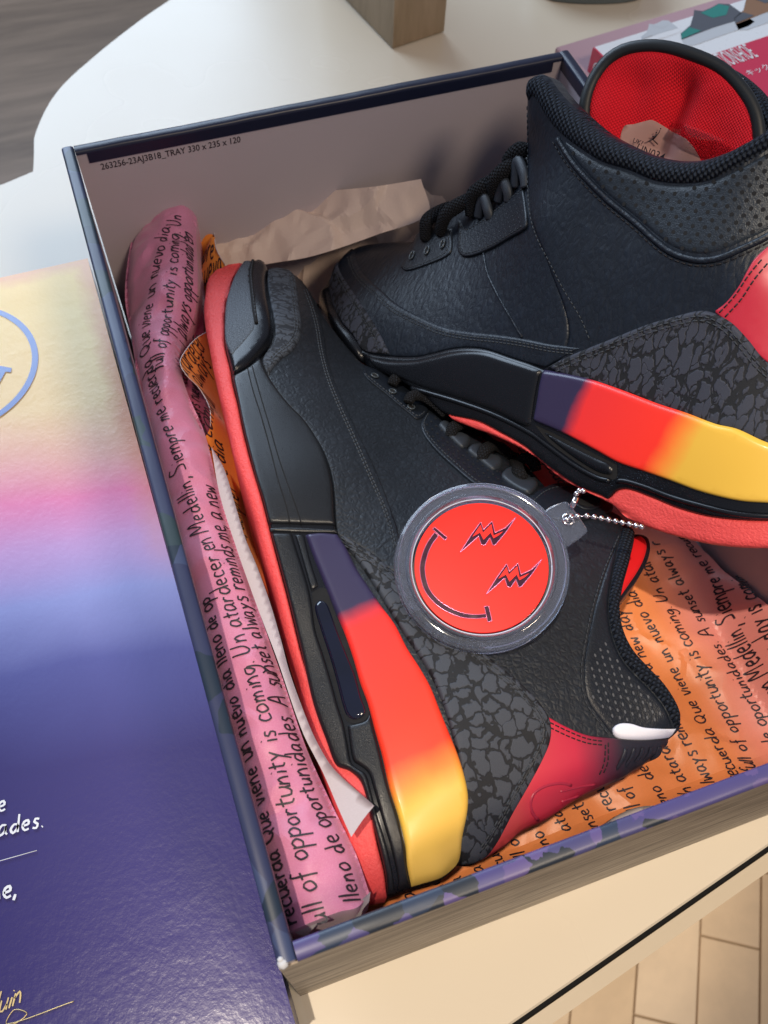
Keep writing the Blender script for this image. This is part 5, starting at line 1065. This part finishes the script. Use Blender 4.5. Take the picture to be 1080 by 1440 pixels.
tong = [(828, 230, 1), (828, 175), (829, 140), (839, 111), (859, 87), (886, 74), (912, 69), (942, 71), (974, 80), (1006, 93), (1034, 114), (1053, 138), (1064, 162), (1068, 195), (1068, 250, 1), (950, 275), (860, 255)]
tg3 = panel(R3, 'tongue_lining', tong, REDCLOTH, shB, off=0, th=2.0, bev=3.5, grid=1.3, skirt=3)
rimp = [(826, 240), (824, 190), (823, 150), (832, 118), (852, 88), (877, 71), (910, 65), (938, 67), (968, 75), (998, 87), (1018, 99), (1038, 119), (1054, 141), (1064, 165), (1068, 195), (1070, 240)]
P = R3.back(crom(rimp, False, 4)); mb = MB(); mb.tube(resample(R3.world(P, R3.h(P) + .0002), .003), .0026, 12); mb.build('tongue_edge', rubber('black_piped_edge', (.012, .015, .017), .5, .3, .8), shB)
panel(R3, 'tongue_back', [(828, 240, 1), (826, 180), (828, 138), (842, 104), (866, 82), (895, 71), (930, 70), (970, 80), (1004, 94), (1032, 116), (1052, 140), (1063, 168), (1067, 250, 1), (950, 280)], LEATHER_DARK, shB, off=-6, th=4, bev=3, grid=2.5, skirt=4)
lab = panel(R3, 'size_label', [(878, 212, 1), (876, 194), (882, 178), (894, 176), (909, 172), (920, 170), (932, 176), (945, 184), (972, 200), (988, 232), (960, 238), (910, 232)], plain('pink_white_label', (.52, .30, .27), .6), shB, off=2.2, th=.3, bev=.2, grid=1.5, skirt=.3)
def on_rel(R, px, py, off): return R.pt(px, py, off / 1000.)
la, lb_ = on_rel(R3, 900, 204, 3.4), on_rel(R3, 960, 226, 3.4); lX = (lb_ - la) / np.linalg.norm(lb_ - la); lY = np.cross(nb, lX); lY /= np.linalg.norm(lY)
for tx, (x, y), sz in (('UK?', (889, 200), .0026), ('UN034', (893, 212), .0042), ('LN4', (938, 219), .003), ('2023', (910, 222), .003)): printed(tx, on_rel(R3, x, y, 3.3), lX, lY, sz, INK, lab, weight=.00003)
mb = MB()
for ln, r in (([(913, 203), (917, 199), (919, 196)], .0004), ([(919, 197), (922, 193), (923, 190)], .0002), ([(917, 199), (912, 199)], .0002), ([(913, 203), (909, 205), (906, 206)], .00025), ([(913, 203), (917, 207), (920, 210)], .00025)):
    mb.tube([on_rel(R3, x + 5, y - 7, 3.3) for x, y in ln], r, 5)
mb.ball(on_rel(R3, 923, 186.5, 3.3), .00035, 6, 4); mb.ball(on_rel(R3, 929, 181, 3.3), .0003, 6, 4); mb.build('printed_emblem', INK, lab)
strip = panel(R3, 'clear_security_strip', [(955, 171, 1), (1000, 188), (1042, 207, 1), (1030, 228, 1), (985, 220), (938, 196, 1)], CLEAR, shB, off=3.2, th=.25, bev=.15, grid=2, skirt=.2)
R4 = Relief(T0, ub_, vb, nb, [(990, 80, -74), (1035, 100, -75), (1060, 120, -76), (1100, 150, -76), (1100, 220, -76), (1040, 220, -76), (1000, 120, -75)], margin=.02)
panel(R4, 'far_collar_trim', [(1000, 96, 1), (1004, 89), (1018, 90), (1035, 100), (1050, 112), (1062, 124), (1080, 146), (1110, 185), (1130, 240, 1), (1090, 260), (1064, 240), (1060, 190), (1050, 150), (1030, 120)], TRIM, shB, off=0, th=4, bev=3.6, grid=1.4, skirt=12)
panel(R4, 'reflective_bit', [(1047, 113, 1), (1050, 112, 1), (1050, 122), (1047, 130, 1), (1046, 128), (1048, 120)], WHITE_INK, shB, off=4.0, th=.3, bev=.1, grid=1, skirt=.2)

# ================================================================== clear medallion tag
Pm = RA.pt(676, 800, .010); Nm = .55 * np.array([0, 0, 1.]) + .5 * (CAM - Pm) / np.linalg.norm(CAM - Pm); Nm /= np.linalg.norm(Nm)
Pm = on_plane(676, 800, Pm, Nm); Xm = ROT[:, 0] - (ROT[:, 0] @ Nm) * Nm; Xm /= np.linalg.norm(Xm); Ym = np.cross(Nm, Xm)
ps = [on_plane(x, y, Pm + Nm * .003, Nm) for x, y in ((551, 800), (803, 800), (676, 684), (676, 917))]
Ro = (np.linalg.norm(ps[0] - ps[1]) + np.linalg.norm(ps[2] - ps[3])) / 4
tagm = thing('medallion_tag', 'clear round acrylic hang tag with a red lightning-eyed smiley disc, resting on the front sneaker', 'hang tag', tuple(Pm))
def lathe(prof, mat, name, n=120, smooth=True):
    V = []; m = len(prof)
    for i in range(n):
        a = 2 * math.pi * i / n; e = Xm * math.cos(a) + Ym * math.sin(a)
        for r, h in prof: V.append(Pm + e * r * Ro + Nm * h)
    F = [(i * m + j, ((i + 1) % n) * m + j, ((i + 1) % n) * m + (j + 1) % m, i * m + (j + 1) % m) for i in range(n) for j in range(m)]
    return mesh(name, V, F, mat, tagm, split=35)
lathe([(.79, .0002), (.985, .0002), (1.0, .0012), (1.0, .0046), (.985, .0058), (.955, .0062), (.94, .0056), (.90, .0053), (.865, .0056), (.85, .0064), (.825, .0064), (.812, .0056), (.800, .0040), (.79, .0040)], CLEAR_TAG, 'clear_ring')
lathe([(0.001, -.0002), (.80, -.0002), (.80, .0004), (.001, .0004)], plain('dark_backing', (.012, .012, .018), .4), 'backing')
disc = lathe([(0.001, .0008), (.755, .0008), (.768, .0014), (.768, .0030), (.762, .0034), (0.001, .0034)], NT('signal_red_enamel', Roughness=.3, Specular_IOR_Level=.2).m, 'red_disc')
disc.data.materials[0].node_tree.nodes['Principled BSDF'].inputs['Base Color'].default_value = (.98, .025, .018, 1)
ENG = plain('engraved_dark_plum', (.045, .006, .022), .18); RIMP = plain('painted_pink_glint', (.75, .22, .38), .2, .6)  # the light on the engraving's edges is painted as thin pink lines
def emb(pts, name, closed=True, h=.0036):
    """engraved shape: dark inlay, its lit edge painted as a thin bright line"""
    P = np.array([on_plane(x, y, Pm + Nm * h, Nm) for x, y in pts])
    vs, es_, fs, _, _, _ = delaunay_2d_cdt([Vector(((p - Pm) @ Xm, (p - Pm) @ Ym)) for p in P], [], [list(range(len(P)))], 1, 1e-8)
    o = mesh(name, [Pm + Xm * v[0] + Ym * v[1] + Nm * h for v in vs], fs, ENG, tagm, smooth=False)
    mb = MB(); Q = np.concatenate([P, P[:1]]); mb.tube(resample(Q, .0004) + Nm * .00005, .00017, 5); mb.build('bevel', RIMP, o); return o
arc = crom([(614, 751), (604, 765), (597, 782), (594, 802), (600, 828), (614, 846), (632, 858), (650, 865), (668, 867), (684, 866)], False, 3)
tn = np.gradient(arc, axis=0); tn /= np.linalg.norm(tn, axis=1)[:, None]; nn = np.stack([-tn[:, 1], tn[:, 0]], 1); wd = np.interp(np.linspace(0, 1, len(arc)), [0, .3, .7, 1], [3.6, 3.6, 3.4, 2.6])[:, None]
emb([tuple(p) for p in np.concatenate([arc + nn * wd, (arc - nn * wd)[::-1]])], 'smile')
emb([(608, 744), (611, 741), (629, 756), (626, 760)], 'smile_end'); emb([(681, 853), (687, 852), (692, 873), (686, 875)], 'smile_end')
b1 = [(647, 777), (663, 752), (676, 734), (680, 745), (692, 733), (696, 749), (711, 742), (726, 727), (712, 748), (697, 766), (693, 767), (689, 756), (682, 767), (677, 766), (673, 754), (662, 764)]
b1r = [(664, 755), (676, 738), (679, 749), (691, 737), (694, 753), (708, 747), (701, 753), (694, 757), (690, 749), (680, 759), (675, 749)]
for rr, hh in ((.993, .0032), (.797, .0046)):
    mb = MB(); mb.tube([Pm + Ro * rr * (math.cos(a) * Xm + math.sin(a) * Ym) + Nm * hh for a in np.linspace(0, 2 * math.pi, 121)], .00022, 5); mb.build('ring_glint', plain('painted_rim_glint', (.55, .60, .72), .3), tagm)  # pale tubes painted as the bright reflections along the clear ring's edges
REDM = disc.data.materials[0]
for dx, dy in ((0, 0), (36.5, 59)):
    o = emb([(x + dx, y + dy) for x, y in b1], 'lightning_eye')
    P = np.array([on_plane(x + dx, y + dy, Pm + Nm * .0038, Nm) for x, y in b1r]); vs, es_, fs, _, _, _ = delaunay_2d_cdt([Vector(((p - Pm) @ Xm, (p - Pm) @ Ym)) for p in P], [], [list(range(len(P)))], 1, 1e-8)
    mesh('red_inlay', [Pm + Xm * v[0] + Ym * v[1] + Nm * .0038 for v in vs], fs, REDM, o, smooth=False)
# tab with its hole and the ball chain
c4 = crom([(768, 718), (792, 707), (798, 708), (824, 744), (824, 750), (800, 768), (794, 769), (764, 730)], True, 4)
P = np.array([on_plane(x, y, Pm + Nm * .002, Nm) for x, y in c4]); n = len(P); V = list(P - Nm * .0011) + list(P + Nm * .0011); c = P.mean(0); V += [c + (p - c) * .93 + Nm * .0014 for p in P]
mesh('tag_loop', V, [tuple(range(n)), tuple(2 * n + i for i in range(n))[::-1]] + [(i + r * n, i + (r + 1) * n, (i + 1) % n + (r + 1) * n, (i + 1) % n + r * n) for i in range(n) for r in (0, 1)], CLEAR_TAG, tagm, smooth=False)
hc_ = on_plane(799, 730, Pm + Nm * .0036, Nm); mb = MB(); an = np.linspace(0, 2 * math.pi, 25)
mb.tube([hc_ + .0019 * (math.cos(a) * Xm + math.sin(a) * Ym) for a in an], .0005, 6); mb.build('grommet', CHROME, tagm)
def beads(pts, h0, h1):
    n = len(pts)
    for i, (x, y) in enumerate(pts):
        p = on_plane(x, y, Pm + Nm * (h0 + (h1 - h0) * i / max(1, n - 1)), Nm); mb = MB(); mb.ball(p, .00105, 10, 7); mb.build('chain_bead', CHROME, tagm)
        if i:
            mb = MB(); mb.tube([q, p], .00028, 5); mb.build('chain_link', CHROME, tagm, uv=False)
        q = p
beads([(797, 731), (803, 728), (812, 726), (825, 725.5), (835.5, 727), (845.5, 729), (855.5, 731), (865.5, 733), (875, 735), (885, 737), (894, 739), (902, 741)], .004, .006)
beads([(820, 690.5), (814.5, 690), (810.5, 694.5)], .006, .006)
mb = MB(); mb.tube([on_plane(810, 699, Pm + Nm * .006, Nm), on_plane(804, 714, Pm + Nm * .005, Nm)], .0011, 8); mb.build('chain_clasp', CHROME, tagm)
